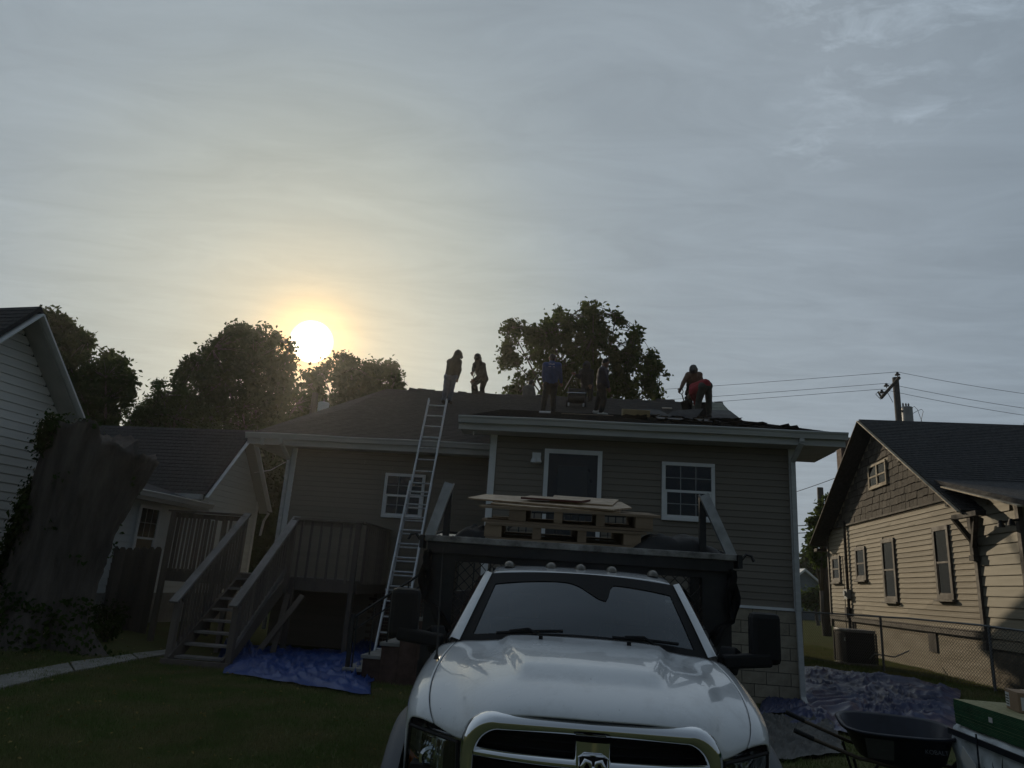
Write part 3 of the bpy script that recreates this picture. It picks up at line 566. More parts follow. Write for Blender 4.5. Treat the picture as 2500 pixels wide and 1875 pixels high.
# air conditioner beside that house
ac = thing('air_conditioner', 'dark louvred air conditioner unit behind the chain link fence', 'air conditioner', (9.15, 19.0, 0.18), C_YAW+R(6))
MB().box(-0.42, 0.42, -0.42, 0.42, 0.06, 0.86).build('coil', 'ac_dark', ac); MB().box(-0.46, 0.46, -0.46, 0.46, 0, 0.06).build('base_pad', 'concrete', ac)
MB().box(-0.45, 0.45, -0.45, 0.45, 0.862, 0.94).build('top_grille', 'grey_metal', ac, bevel=0.015)
for i in range(9): 
    z = 0.1+i*0.083; k = MB(); k.box(-0.445, 0.445, -0.448, -0.43, z, z+0.055); k.box(-0.445, 0.445, 0.43, 0.448, z, z+0.055); k.box(-0.448, -0.43, -0.43, 0.43, z, z+0.055); k.box(0.43, 0.448, -0.43, 0.43, z, z+0.055); k.build('louvre', 'ac_dark', ac)
for sx in (-1, 1):
    for sy in (-1, 1): MB().box(sx*0.45-0.02, sx*0.45+0.02, sy*0.45-0.02, sy*0.45+0.02, 0.06, 0.862).build('corner_post', 'ac_dark', ac)
MB().tube([(0.46, 0.2, 0.2), (0.62, 0.3, 0.35), (0.6, 0.9, 0.3), (0.7, 1.3, 0.5)], 0.02, 6).build('hose', 'grey_metal', ac)
MB().box(0.30, 0.40, -0.455, -0.449, 0.62, 0.72).build('sticker', 'trim_white', ac)
ac.location.z = gz(9.15, 19.0); ac.scale = (.82, .82, .9)

# chain link fence
fa, fd = Vector((10.55, 11.35, 0)), Vector((7.85, 20.55, 0)); fl_ = (fd-fa).length
fe = thing('chain_link_fence', 'grey chain link fence in front of the clapboard house', 'fence', (fa.x, fa.y, 0), math.atan2(fd.y-fa.y, fd.x-fa.x))
fdir = (fd-fa).normalized()
def fz(s): p = fa+fdir*s; return gz(p.x, p.y)
top = [(s, 0, fz(s)+1.2) for s in np.linspace(0, fl_, 12)]; MB().tube(top, 0.021, 6).build('top_rail', 'grey_metal', fe)
s = 0.55
while s < fl_: MB().tube([(s, 0, fz(s)-0.2), (s, 0, fz(s)+1.22)], 0.026, 8).build('post', 'grey_metal', fe); s += 2.72
k = MB(); st = 0.068; nseg = 34
def wire(k, pts, w=0.0045):
    b = len(k.v)
    for p in pts: k.v += [(p[0], p[1]-w, p[2]), (p[0], p[1]+w, p[2]-w*0.5), (p[0]+w, p[1], p[2]+w)]
    for i in range(len(pts)-1):
        for j in range(3): k.f.append((b+3*i+j, b+3*i+(j+1)%3, b+3*i+3+(j+1)%3, b+3*i+3+j))
s = 0.0
while s < fl_:
    z0 = fz(s)+0.04; wire(k, [(s+(st*0.5 if i % 2 else -st*0.02), 0.024, z0+i*1.15/nseg) for i in range(nseg+1)]); wire(k, [(s+st+(-st*0.5 if i % 2 else st*0.02), 0.028, z0+i*1.15/nseg) for i in range(nseg+1)]); s += st
mat('wire_dull', (0.10, 0.10, 0.10), 0.6, metal=0.2); o = k.build('wire_mesh', 'wire_dull', fe, recalc=False); o['kind'] = 'stuff'

# ------------------------------------------------------------------ neighbour: pale house behind the deck (left)
B_YAW = R(80)
hb = thing('pale_house', 'pale vinyl sided house with small gable behind the deck', 'house', (-7.623, 18.15, 0), B_YAW)
lb = lap_mesh('white_lap', 0.15, 'vinyl_white', 0.016)
GX0, GX1, GPX, GPZ, GEZ = 0.05, 2.85, 1.44, 5.15, 3.52
def gsp(z):
    if z > GEZ: hw = (GPZ-0.15-z)/((GPZ-GEZ)/1.4); return [(GPX-hw, GPX+hw)] if hw > 0.1 else []
    return [(GX0, GX1)]
MB().prism([(GX0, 0.03, -0.2), (GX1, 0.03, -0.2), (GX1, 0.03, GEZ), (GPX, 0.03, GPZ-0.12), (GX0, 0.03, GEZ)], (0, 6, 0)).build('wall', 'vinyl_white', hb)
siding(hb, lb, gsp, 0.95, 5.0, 0.15, y=0.02)
MB().box(-3.3, GX0-0.02, 0.03, 5, -0.2, 2.95).build('wall', 'vinyl_white', hb); siding(hb, lb, lambda z: [(-3.3, GX0)], 0.9, 2.9, 0.15, y=0.02)
MB().box(-3.3, 2.85, -0.01, 0.1, -0.2, 0.89).build('foundation', 'concrete', hb)
window(hb, -2.25, -1.5, 1.35, 2.78, 3, 2, 0.07, lower=False)
MB().box(2.77, 2.88, -0.012, 0.1, 0.9, GEZ).build('corner_trim', 'trim_white', hb)
# cross gable roof running back to the left, lower eave with gutter
slabroof(hb, [(GPX-1.75, -0.28, GEZ-0.28), (GPX, -0.28, GPZ+0.1), (GPX, 7, GPZ+0.1), (GPX-1.75, 7, GEZ-0.28)], 0.1, 'shingle_dark')
courses(hb, [(GPX-1.75, 7, GEZ-0.28), (GPX-1.75, -0.29, GEZ-0.28), (GPX, -0.29, GPZ+0.1), (GPX, 7, GPZ+0.1)], 'shingle_dark')
slabroof(hb, [(GPX+1.6, -0.28, GEZ-0.3), (GPX, -0.28, GPZ+0.1), (GPX, 7, GPZ+0.1), (GPX+1.6, 7, GEZ-0.3)], 0.1, 'shingle_dark')
for sx, ex in ((-1.72, 0), (1.58, 0)):
    MB().beam((GPX+sx, -0.295, GEZ-0.35), (GPX, -0.295, GPZ+0.0), 0.03, 0.16, (0, -1, 0)).build('rake_board', 'trim_white', hb)
    a_ = 0.10; MB().prism([(GPX+sx, -0.26, GEZ-0.41), (GPX, -0.26, GPZ-0.06), (GPX, 0.02, GPZ-0.06), (GPX+sx, 0.02, GEZ-0.41)], (0, 0, 0.02)).build('soffit', 'soffit', hb)
# eave gutter of the gable wing faces the camera: runs along +y at the near side
k = MB(); k.box(GPX-1.86, GPX-1.74, -0.25, 1.3, GEZ-0.40, GEZ-0.28); k.build('gutter', 'gutter_white', hb)
MB().box(GPX-1.74, GX0, -0.2, 1.3, GEZ-0.44, GEZ-0.42).build('soffit', 'soffit', hb)
slabroof(hb, [(-3.4, -0.46, 3.0), (-0.3, -0.46, 3.0), (-0.3, 3.5, 4.0), (-3.4, 3.5, 4.0)], 0.08, 'shingle_dark')
MB().box(-3.4, -0.3, -0.44, 0.02, 2.86, 2.89).build('soffit', 'soffit', hb); gutter(hb, -3.4, -0.28, -0.465, 3.03)
MB().box(-3.4, -0.3, -0.462, -0.44, 2.84, 2.93).build('fascia', 'gutter_white', hb)
downspout(hb, [(2.98, -0.30, 3.12), (3.05, -0.15, 2.9), (3.25, 0.0, 2.5)], 0.07)

# ------------------------------------------------------------------ neighbour: grey gabled house at the far left
A_YAW = R(75)
ha = thing('grey_house', 'tall grey sided gable house at the left edge', 'house', (-8.533, 12.317, 0), A_YAW)
lg = lap_mesh('grey_lap', 0.155, 'vinyl_grey', 0.018)
APX, APZ, ASL = -0.21, 5.78, 1.16
def asp(z):
    hw = min(3.2, (APZ-0.1-z)/ASL); return [(APX-hw, APX+min(hw, 1.9))] if hw > 0.1 else []
MB().prism([(APX-3.2, 0.42, -0.2), (APX+1.9, 0.42, -0.2), (APX+1.9, 0.42, APZ-1.9*ASL-0.2), (APX, 0.42, APZ-0.22), (APX-3.2, 0.42, APZ-3.2*ASL-0.2)], (0, 5, 0)).build('wall', 'vinyl_grey', ha)
siding(ha, lg, asp, 0.6, 5.5, 0.155, y=0.41)
for s, L_ in ((-1, 3.6), (1, 2.3)):
    e = (APX+s*L_, APZ-L_*ASL)
    slabroof(ha, [(APX, -0.03, APZ+0.1), (e[0], -0.03, e[1]+0.1), (e[0], 6.5, e[1]+0.1), (APX, 6.5, APZ+0.1)], 0.1, 'shingle_dark')
    MB().beam((e[0], -0.045, e[1]-0.06), (APX, -0.045, APZ-0.06), 0.03, 0.19, (0, -1, 0)).build('rake_board', 'trim_white', ha)
    MB().prism([(e[0], -0.02, e[1]-0.13), (APX, -0.02, APZ-0.13), (APX, 0.41, APZ-0.13), (e[0], 0.41, e[1]-0.13)], (0, 0, 0.03)).build('soffit', 'soffit', ha)
courses(ha, [(APX-3.6, 6.5, APZ-3.6*ASL+0.1), (APX-3.6, -0.04, APZ-3.6*ASL+0.1), (APX, -0.04, APZ+0.1), (APX, 6.5, APZ+0.1)], 'shingle_dark')

# stockade fence between the stump and the deck
wf = thing('board_fence', 'dark stockade fence panel between stump and deck', 'fence', (-8.6, 15.45, 0), R(1))
x = 0.0
while x < 1.42:
    w = 0.14; zt = 1.86+random.uniform(-0.03, 0.03); k = MB(); k.add([(x, 0, 0.1), (x+w, 0, 0.1), (x+w, 0, zt-0.05), (x+w-0.04, 0, zt), (x+0.04, 0, zt), (x, 0, zt-0.05)] + [(x, 0.02, 0.1), (x+w, 0.02, 0.1), (x+w, 0.02, zt-0.05), (x+w-0.04, 0.02, zt), (x+0.04, 0.02, zt), (x, 0.02, zt-0.05)], [(0,1,2,3,4,5), (11,10,9,8,7,6)] + [(i, (i+1)%6, 6+(i+1)%6, 6+i) for i in range(6)])
    k.build('picket', 'old_wood', wf); x += 0.148
for z in (0.5, 1.5): MB().box(0, 1.42, 0.025, 0.06, z, z+0.09).build('rail', 'old_wood', wf)
MB().box(1.0, 1.1, -0.1, -0.01, 0.1, 1.8).build('post', 'old_wood', wf)

# ------------------------------------------------------------------ big ivy-covered tree stump
mat('bark', (0.05, 0.042, 0.036), 0.95, vscale=3.2, bump=2.0, bscale=7, stretch=(1.6, 1.6, 0.28), col2=(0.15, 0.128, 0.11), detail=12)
leafmat('ivy_leaf', (0.03, 0.055, 0.018), (0.055, 0.08, 0.02), 0.25)
leafmat('leaf_dark', (0.045, 0.07, 0.024), (0.075, 0.10, 0.032), 0.35)
leafmat('leaf_mid', (0.05, 0.08, 0.026), (0.085, 0.115, 0.035), 0.4)
stump = thing('tree_stump', 'massive broken tree trunk covered with ivy beside the grey house', 'tree', (-7.38, 12.5, 0.2))
k = MB(); rows = []; NJ = 96
def srad(t, a, z):
    rr = 0.80-0.13*math.sin(t*2.6)+0.42*math.exp(-t*9)+0.20*max(0, t-0.5)**1.3
    butt = 1+0.30*math.exp(-t*7)*math.cos(5*a+1)+0.06*math.cos(3*a+t*2)+0.05*fnoise(math.cos(a)*2, math.sin(a)*2, z*0.9)
    butt += 0.10*fnoise(math.cos(a)*4, math.sin(a)*4, z*1.1)+0.05*fnoise(math.cos(a)*11, math.sin(a)*11, z*3)
    butt += 0.05*(0.5-abs(math.sin(8*a+3*fnoise(math.cos(a), math.sin(a), z*0.6))))+0.03*(0.5-abs(math.sin(19*a+5*fnoise(math.cos(a)*2, math.sin(a)*2, z*1.4))))
    return rr*butt+0.36*max(0, t-0.38)*max(0, math.cos(a+0.1))**2        # branch stub on the right
def scx(t): return -0.18+0.30*t*t+0.1*t
cuts = []
for j in range(NJ):
    a = 2*math.pi*j/NJ; x = scx(1)+srad(1, a, 3.6)*math.cos(a); cuts.append(3.60-0.34*sstep(0.42, 0.60, x)-0.16*sstep(0.7, 1.4, x)+0.09*fnoise(a*2.2, 4, 1)+0.05*fnoise(a*9, 2, 1))
for i in range(52):
    t = i/51; row = []
    for j in range(NJ):
        a = 2*math.pi*j/NJ; z = -0.3+(cuts[j]+0.3)*t; r_ = srad(t, a, z); row.append((scx(t)+r_*math.cos(a), r_*math.sin(a)*0.85, z))
    rows.append(row)
k.grid(rows, close=True); top_c = len(k.v); k.v.append((0.3, 0, 3.0)); b0 = 51*NJ
for j in range(NJ): k.f.append((b0+j, b0+(j+1)%NJ, top_c))
trunk_o = k.build('trunk', 'bark', stump, smooth=True); trunk_o.data.polygons.foreach_set('use_smooth', [len(p.vertices) == 4 for p in trunk_o.data.polygons])
TR = np.array(rows).reshape(-1, 3)
def leaves_mesh(name, P, nrm, size, m, parent=None, fold=0.25):
    """one quad leaf per point, facing roughly nrm"""
    k_ = len(P); t = np.cross(nrm, rng.normal(size=(k_, 3))); t /= np.linalg.norm(t, axis=1, keepdims=True)+1e-9; b = np.cross(nrm, t); sz = (size*rng.uniform(0.6, 1.35, k_))[:, None]
    V = np.stack([P-t*sz, P-b*sz*0.55+nrm*sz*fold, P+t*sz, P+b*sz*0.55+nrm*sz*fold], 1)
    me = bpy.data.meshes.new(name); me.vertices.add(4*k_); me.vertices.foreach_set('co', V.ravel()); me.loops.add(4*k_); me.loops.foreach_set('vertex_index', np.arange(4*k_)); me.polygons.add(k_); me.polygons.foreach_set('loop_start', np.arange(k_)*4); me.polygons.foreach_set('loop_total', np.full(k_, 4)); me.update(); me.materials.append(MATS[m]); return link(name, me, parent)
sel = []
for p in TR:
    if p[0] < -0.55+0.12*math.sin(p[2]*4) and p[2] > 0.9: w = 1.0
    elif p[2] < 0.7 and p[1] < 0: w = 0.2
    elif p[0] < -0.25 and p[2] > 3.1: w = 0.8
    else: w = 0.006
    if random.random() < w: sel.append(p)
P = np.repeat(np.array(sel), 13, 0); P = P+rng.normal(0, 0.07, P.shape)+np.c_[-np.abs(rng.normal(0, 0.05, len(P))), np.zeros((len(P), 2))]
nr = np.c_[P[:,0], P[:,1]-0.5, 0.4+0*P[:,2]]+rng.normal(0, 0.7, P.shape); nr /= np.linalg.norm(nr, axis=1, keepdims=True)
leaves_mesh('ivy', P, nr, 0.045, 'ivy_leaf', stump)
# old boards stacked by the stump at the frame edge
bs = thing('board_pile', 'pile of old grey boards at the left edge below the stump ivy', 'boards', (-8.55, 12.05, gz(-8.5, 12.0)), R(8))
for i in range(6): MB().beam((-0.9+0.1*i, 0.1*i, 0.12+i*0.2), (0.62-0.07*i, 0.02*i, 0.10+i*0.2+0.05*(i % 2)), 0.2, 0.05, (0, 0, 1)).build('plank', 'old_wood', bs)
MB().beam((-0.3, -0.3, 0.35), (0.55, -0.25, 0.85), 0.03, 0.16, (0, 0, 1)).build('plank', 'rail_wood', bs)
# weeds in front of the fence
def shrub(name, label, loc, r_, n, size, m='leaf_dark', group=None):
    t = thing(name, label, 'plant', loc, 0, group); st_ = MB(); pts = []
    for i in range(9):
        a = random.uniform(0, 6.28); q = Vector((math.cos(a)*r_*random.uniform(0.3, 1), math.sin(a)*r_*random.uniform(0.3, 1), r_*random.uniform(0.6, 1.5))); st_.tube([(0, 0, -0.05), q*0.5+Vector((0, 0, 0.1)), q], [0.008, 0.006, 0.003], 5); pts += [q*u for u in (0.4, 0.6, 0.8, 1.0)]
    st_.build('stem', 'bark', t); P = np.repeat(np.array([tuple(p) for p in pts]), n//36+1, 0)+rng.normal(0, r_*0.16, (36*(n//36+1), 3)); nn = rng.normal(size=P.shape)+np.array([0, 0, 0.8]); nn /= np.linalg.norm(nn, axis=1, keepdims=True); leaves_mesh('foliage', P, nn, size, m, t); return t
shrub('weed_clump', 'weeds growing at the foot of the board fence', (-7.75, 15.1, gz(-7.7, 15.1)), 0.38, 500, 0.04)
shrub('weed_clump', 'weeds and clippings lying beside the stump foot', (-6.95, 13.6, gz(-6.9, 13.6)), 0.3, 400, 0.035)

# ------------------------------------------------------------------ trees
def tree(name, label, base, lobes, dens, leaf, m, trunk_r=0.35, group='trees beyond the houses', clump=0.55, hollow=0.0, twigs=7):
    """lobes: (px, py, rx_px, ry_px, D) crown masses at their distance; trunk, limbs and leaf clumps"""
    t = thing(name, label, 'tree', base, 0, group); b = Vector(base); L = []
    for px, py, rx, ry, D in lobes:
        c = at(px, py, D)-b; L.append((c, rx*D/F_PX, ry*D/F_PX))
    cz = sum(c.z for c, _, _ in L)/len(L); cx = sum(c.x for c, _, _ in L)/len(L); cy = sum(c.y for c, _, _ in L)/len(L)
    fork = Vector((cx*0.35, cy*0.35, max(1.5, cz*0.45))); k = MB(); k.tube([(0, 0, -0.3), (0.05, 0, 0.3), fork*0.5, fork], [trunk_r*1.25, trunk_r, trunk_r*0.85, trunk_r*0.7], 10); pts = []; lf = []
    for c, rx, rz in L:
        mid = fork.lerp(c, 0.55)+Vector((random.uniform(-.3, .3), random.uniform(-.3, .3), random.uniform(0, 0.4)))
        k.tube([fork, mid, c], [trunk_r*0.5, trunk_r*0.28, trunk_r*0.10], 7)
        n = max(3, int(twigs*(rx*rz)**0.5))
        for i in range(n):
            d = Vector(rng.normal(size=3)); d.normalize(); rad = random.random()**(0.4+hollow*0.0); e = c+Vector((d.x*rx, d.y*rx*0.9, d.z*rz))*(0.35+0.65*rad)
            s_ = mid.lerp(c, random.random()); mm_ = s_.lerp(e, 0.5)+Vector((0, 0, 0.12)); k.tube([s_, mm_, e], [trunk_r*0.13, trunk_r*0.07, trunk_r*0.025], 5); nc = max(2, int(dens))
            for q in range(nc):
                u = 0.35+0.65*random.random(); cc = s_.lerp(mm_, u*2) if u < 0.5 else mm_.lerp(e, u*2-1); lf.append((cc, clump*random.uniform(0.5, 1.1)))
    k.build('trunk', 'bark', t, smooth=True); P = []; NR = []
    for cc, r_ in lf:
        n = int(26*(r_/0.5)**2*(0.16/leaf)**1.1)+5; q = rng.normal(0, r_*0.42, (n, 3)); P.append(q+np.array(cc)); nn = rng.normal(size=(n, 3))*0.9+q*0.6+np.array([0, 0, 0.35]); NR.append(nn/np.linalg.norm(nn, axis=1, keepdims=True))
    P = np.concatenate(P); leaves_mesh('crown', P, np.concatenate(NR), leaf, m, t); return len(P)
def base_of(px, D): p = at(px, 1400, D); return (p.x, p.y, 0)
def inpoly(x, y, P):
    c = False; n = len(P)
    for i in range(n):
        (x1, y1), (x2, y2) = P[i], P[(i+1) % n]
        if (y1 > y) != (y2 > y) and x < (x2-x1)*(y-y1)/(y2-y1)+x1: c = not c
    return c
def crown_tree(name, label, base_px, D, poly, ncl, clump, leaf, m, trunk_r, gap, gs, thick, seed, per=26):
    """a tree whose crown fills the measured outline at its distance: limbs fork from the trunk, every leaf clump hangs on a twig"""
    b = Vector(base_of(base_px, D)); t = thing(name, label, 'tree', b, 0, 'trees beyond the houses'); xs_ = [p[0] for p in poly]; ys_ = [p[1] for p in poly]; cx, cy = sum(xs_)/len(xs_), sum(ys_)/len(ys_); ends = []; tries = 0
    hw = (max(xs_)-min(xs_))/2
    while len(ends) < ncl and tries < ncl*40:
        tries += 1; x, y = random.uniform(min(xs_), max(xs_)), random.uniform(min(ys_), max(ys_))
        if not inpoly(x, y, poly): continue
        g_ = fnoise(x/gs+seed, y/gs, seed)+0.5*fnoise(x/gs*2.3, y/gs*2.3, seed+3); r_ = min(1, math.hypot((x-cx)/hw, (y-cy)/hw))
        if g_ > gap+0.25*(1-r_): continue
        ends.append(at(x, y, D+thick*random.uniform(-1, 1)*math.sqrt(max(0.1, 1-r_*r_)))-b)
    top = at(cx, max(ys_), D)-b; fork = Vector((top.x*0.4, 0, top.z*0.62)); k = MB(); k.tube([(0, 0, -0.3), (0.06, 0, 0.4), fork*0.5, fork], [trunk_r*1.3, trunk_r, trunk_r*0.85, trunk_r*0.72], 10)
    mains = [ends[0]]; 
    while len(mains) < 20: mains.append(max(ends[::7], key=lambda e: min((e-q).length for q in mains)))
    nodes = []
    for e in mains:
        c1 = fork.lerp(e, 0.4)+Vector((random.uniform(-.3, .3), random.uniform(-.3, .3), 0.25*(e-fork).length*0.5)); pts_ = [bez(fork, fork.lerp(c1, .5), c1, e, u/7) for u in range(8)]; k.tube(pts_, [trunk_r*0.42*(1-u/7)**1.1+0.018 for u in range(8)], 6); nodes += pts_[2:]
    NA = np.array([tuple(p) for p in nodes]); P = []; NR = []
    for e in ends:
        q = Vector(NA[np.argmin(np.linalg.norm(NA-np.array(e), axis=1))]); d = e-q; L_ = max(0.05, d.length)
        if L_ > 0.15: k.tube([q, q.lerp(e, .5)+Vector((0, 0, .06*L_)), e], [0.022, 0.014, 0.005], 4)
        n = int(per*random.uniform(0.5, 1.4)); d = d/L_; cr_ = clump*random.uniform(.55, 1.25)
        qq = rng.normal(0, cr_*0.45, (n, 3))+np.outer(rng.uniform(-1.1, .35, n), np.array(d))*cr_*1.0; P.append(qq+np.array(e)); nn = rng.normal(size=(n, 3))+qq*0.8+np.array([0, 0, .3]); NR.append(nn/np.linalg.norm(nn, axis=1, keepdims=True))
    k.build('trunk', 'bark', t, smooth=True); P = np.concatenate(P); leaves_mesh('crown', P, np.concatenate(NR), leaf, m, t); return len(P)
nl = 0
nl += crown_tree('broadleaf_tree', 'open crowned tree rising behind the roof ridge and the workers', 1440, 30, [(1207, 888), (1228, 850), (1226, 800), (1252, 768), (1285, 800), (1320, 800), (1335, 778), (1350, 770), (1366, 742), (1388, 760), (1396, 795), (1412, 780), (1424, 742), (1470, 738), (1484, 762), (1538, 772), (1520, 810), (1502, 840), (1520, 850), (1545, 805), (1565, 798), (1560, 850), (1572, 872), (1600, 862), (1622, 866), (1610, 890), (1640, 915), (1622, 930), (1630, 945), (1605, 985), (1230, 985), (1222, 955), (1250, 930)], 780, 0.25, 0.105, 'leaf_mid', 0.24, 0.0, 40, 2.6, 1.7, 26)
nl += crown_tree('broadleaf_tree', 'dense dark tree just below left of the sun', 600, 40, [(330, 1065), (372, 1000), (420, 965), (432, 900), (450, 880), (490, 868), (508, 835), (545, 828), (565, 800), (600, 790), (622, 808), (655, 800), (690, 825), (715, 838), (722, 880), (752, 905), (775, 960), (790, 1065)], 1050, 0.40, 0.14, 'leaf_dark', 0.42, 0.24, 40, 4, 4.1, 26)
nl += crown_tree('broadleaf_tree', 'round tree between the sun and the ladder, touching the roof line', 850, 44, [(738, 1030), (742, 935), (770, 905), (800, 885), (838, 866), (862, 878), (900, 884), (925, 895), (950, 884), (968, 905), (986, 938), (975, 960), (930, 985), (850, 1030)], 520, 0.40, 0.15, 'leaf_dark', 0.38, 0.12, 44, 3.5, 9.3, 26)
nl += crown_tree('compound_leaf_tree', 'dark leafy tree above the grey house roof, left edge', 190, 31, [(98, 765), (130, 762), (160, 780), (205, 812), (222, 840), (215, 875), (228, 900), (262, 862), (300, 872), (322, 905), (338, 945), (322, 965), (300, 1005), (275, 1040), (90, 1050)], 640, 0.32, 0.12, 'leaf_dark', 0.34, 0.12, 44, 2.6, 6.5, 28)
nl += crown_tree('compound_leaf_tree', 'lower spreading tree above the pale house roof', 400, 36, [(285, 1062), (300, 1005), (345, 985), (365, 940), (410, 925), (440, 945), (470, 970), (520, 1000), (560, 1062)], 380, 0.3, 0.10, 'leaf_mid', 0.24, 0.12, 36, 3, 2.8, 28)
nl += tree('bushy_tree', 'dark bushy tree between the pale house and the tan house', base_of(640, 27), [(650, 1130, 60, 75, 27), (640, 1220, 60, 80, 27), (680, 1180, 50, 80, 27.3), (600, 1110, 40, 50, 27.5), (720, 1050, 60, 40, 30), (655, 1300, 70, 80, 27), (630, 1400, 80, 90, 27), (700, 1400, 80, 80, 27.5), (560, 1420, 60, 60, 28), (600, 1330, 50, 60, 27.6)], 6, 0.12, 'leaf_dark', 0.22, clump=0.5, twigs=14)
nl += tree('small_tree', 'sparse young tree beside the far utility pole on the right', base_of(2005, 33), [(2012, 1230, 16, 40, 33), (1985, 1265, 14, 20, 33), (1985, 1320, 26, 28, 33.2), (2000, 1360, 28, 26, 33)], 4, 0.13, 'leaf_mid', 0.12, clump=0.34, twigs=12)
nl += tree('bushy_tree', 'dark hedge-like tree behind the far blue house', base_of(1985, 66), [(1975, 1390, 45, 32, 66), (2010, 1400, 40, 40, 66), (2030, 1440, 45, 50, 64)], 6, 0.26, 'leaf_dark', 0.3, clump=1.0, twigs=7)
nl += tree('bushy_tree', 'grey green bush in front of the far blue house', base_of(1990, 48), [(1992, 1460, 26, 24, 48), (1975, 1470, 22, 16, 48)], 6, 0.16, 'leaf_mid', 0.12, clump=0.6, twigs=10)
print('leaves', nl)
# far blue house
fh = thing('blue_house', 'small blue gabled house in the far distance on the right', 'house', tuple(at(1955, 1480, 60).xy)+(0.0,), R(4))
mat('siding_blue', (0.16, 0.2, 0.23), 0.7, var=0.1)
q = at(1968, 1440, 60)
MB().prism([(-2.2, 0, 0), (2.2, 0, 0), (2.2, 0, 2.9), (0.4, 0, 4.3), (-2.2, 0, 2.9)], (0, 5, 0)).build('wall', 'siding_blue', fh)
for s_ in (-1, 1): MB().prism([(0.4, -0.3, 4.45), (0.4+s_*2.4, -0.3, 2.6), (0.4+s_*2.4, -0.3, 2.45), (0.4, -0.3, 4.25)], (0, 5.5, 0)).build('roof', 'trim_white', fh)
window(fh, 0.35, 1.55, 1.2, 2.3, 2, 1, 0.12)

# ------------------------------------------------------------------ poles and wires
mat('pole_wood', (0.06, 0.05, 0.042), 0.9, var=0.3, vscale=4, bump=0.3, stretch=(4, 4, 0.5)); mat('insulator', (0.06, 0.05, 0.05), 0.3)
def pole(name, label, base, h, r0, r1):
    t = thing(name, label, 'utility pole', base); MB().tube([(0, 0, -0.3), (0, 0, h*0.5), (0, 0, h)], [r0, (r0+r1)/2, r1], 12).build('shaft', 'pole_wood', t, smooth=True); return t
pt = at(2186, 922, 36); up = pole('utility_pole', 'tall utility pole with transformer behind the clapboard house roof', (pt.x, pt.y, 0), pt.z, 0.17, 0.15)
pv = lambda px, py, D=36: at(px, py, D)-Vector((pt.x, pt.y, 0))
MB().beam(pv(2196, 921, 35.7), pv(2151, 972, 35.2), 0.10, 0.13).build('crossarm', 'pole_wood', up)
for px, py in ((2191, 909), (2164, 936), (2153, 952)): q = pv(px, py+6, 35.5); MB().lathe(q, [(0.02, -0.12), (0.02, -0.02), (0.13, -0.02), (0.12, 0.03), (0.06, 0.05), (0.07, 0.10), (0.03, 0.14)], 12).build('insulator', 'insulator', up)
k = MB(); k.tube([pv(2165, 955), pv(2180, 982)], 0.015, 5); k.tube([pv(2146, 955), pv(2138, 962), pv(2150, 975), pv(2156, 966)], 0.018, 5); k.tube([pv(2144, 956), pv(2153, 972)], 0.055, 6); k.build('cutout_fuse', 'insulator', up)
tc_ = pv(2215, 1010, 36); MB().lathe(tc_, [(0.26, -0.8), (0.26, 0.28), (0.28, 0.29), (0.24, 0.34), (0.0, 0.36)], 18).build('transformer', 'grey_metal', up, smooth=False)
for dx in (-0.18, -0.03, 0.1): MB().lathe(tc_+Vector((dx, 0, 0.33)), [(0.03, 0), (0.06, 0.05), (0.035, 0.1), (0.05, 0.15), (0.02, 0.22)], 8).build('bushing', 'insulator', up)
k = MB(); k.beam(pv(2196, 1004, 36), pv(2206, 1004, 36), 0.08, 0.1)
k.tube([pv(2226, 996), pv(2232, 992), pv(2240, 1000), pv(2251, 1030)], 0.012, 5); k.tube([pv(2228, 1010), pv(2240, 1003), pv(2250, 999), pv(2254, 1004), pv(2248, 1030)], 0.012, 5); k.build('cable', 'iron_black', up)
def wire_obj(label, pts, r_=0.011):
    c = [Vector(p) for p in pts]; q = []
    for a, b in zip(c, c[1:]):
        for i in range(13): u = i/12; p = a.lerp(b, u); p.z -= 0.9*4*u*(1-u)*((b-a).length/60); q.append(p)
    return MB().tube(q, r_, 5).build('overhead_wire', 'iron_black', None, label=label, cat='wire', group='overhead power lines')
wire_obj('topmost power line running over the clapboard house and roof workers', [at(-300, 985, 70), at(2191, 908, 35.5), at(2700, 985, 34)])
wire_obj('middle power line running over the clapboard house roof', [at(-300, 1010, 70), at(2164, 936, 35.5), at(2700, 1022, 34)])
wire_obj('lowest of the three power lines at the pole crossarm', [at(-300, 1022, 71), at(2153, 950, 35.5), at(2700, 1040, 34)])
p2 = at(1996, 1190, 34); pl2 = pole('utility_pole', 'plain weathered utility pole left of the clapboard house gable', (p2.x+0.12, p2.y, 0), p2.z, 0.19, 0.14)
wire_obj('service cable from the plain pole to the clapboard gable', [at(1800, 1240, 30), at(2037, 1168, 26)], 0.012)
wire_obj('upper of two cables left of the plain pole', [at(1700, 1281, 40), at(1997, 1281, 34)], 0.02); wire_obj('lower of two cables left of the plain pole', [at(1700, 1299, 40), at(1997, 1299, 34)], 0.02)
p3 = at(770, 960, 30); pl3 = pole('utility_pole', 'pole with grey transformer can behind the left roof slope', (p3.x, p3.y, 0), p3.z, 0.16, 0.13)
q = at(787, 1010, 29.8)-Vector((p3.x, p3.y, 0)); MB().lathe(q, [(0.23, -0.45), (0.23, 0.42), (0.25, 0.43), (0.2, 0.48), (0.0, 0.5)], 16).build('transformer', 'trim_white', pl3); MB().lathe(q+Vector((0, 0, 0.46)), [(0.03, 0), (0.05, 0.06), (0.03, 0.12), (0.02, 0.2)], 8).build('bushing', 'insulator', pl3)
MB().tube([at(621, 1154, 18.5), at(660, 1148, 18), at(697, 1128, 17.2)], 0.008, 5).build('service_cable', 'trim_white', None, label='pale cable hanging between the pale house and tan house corner', cat='cable')
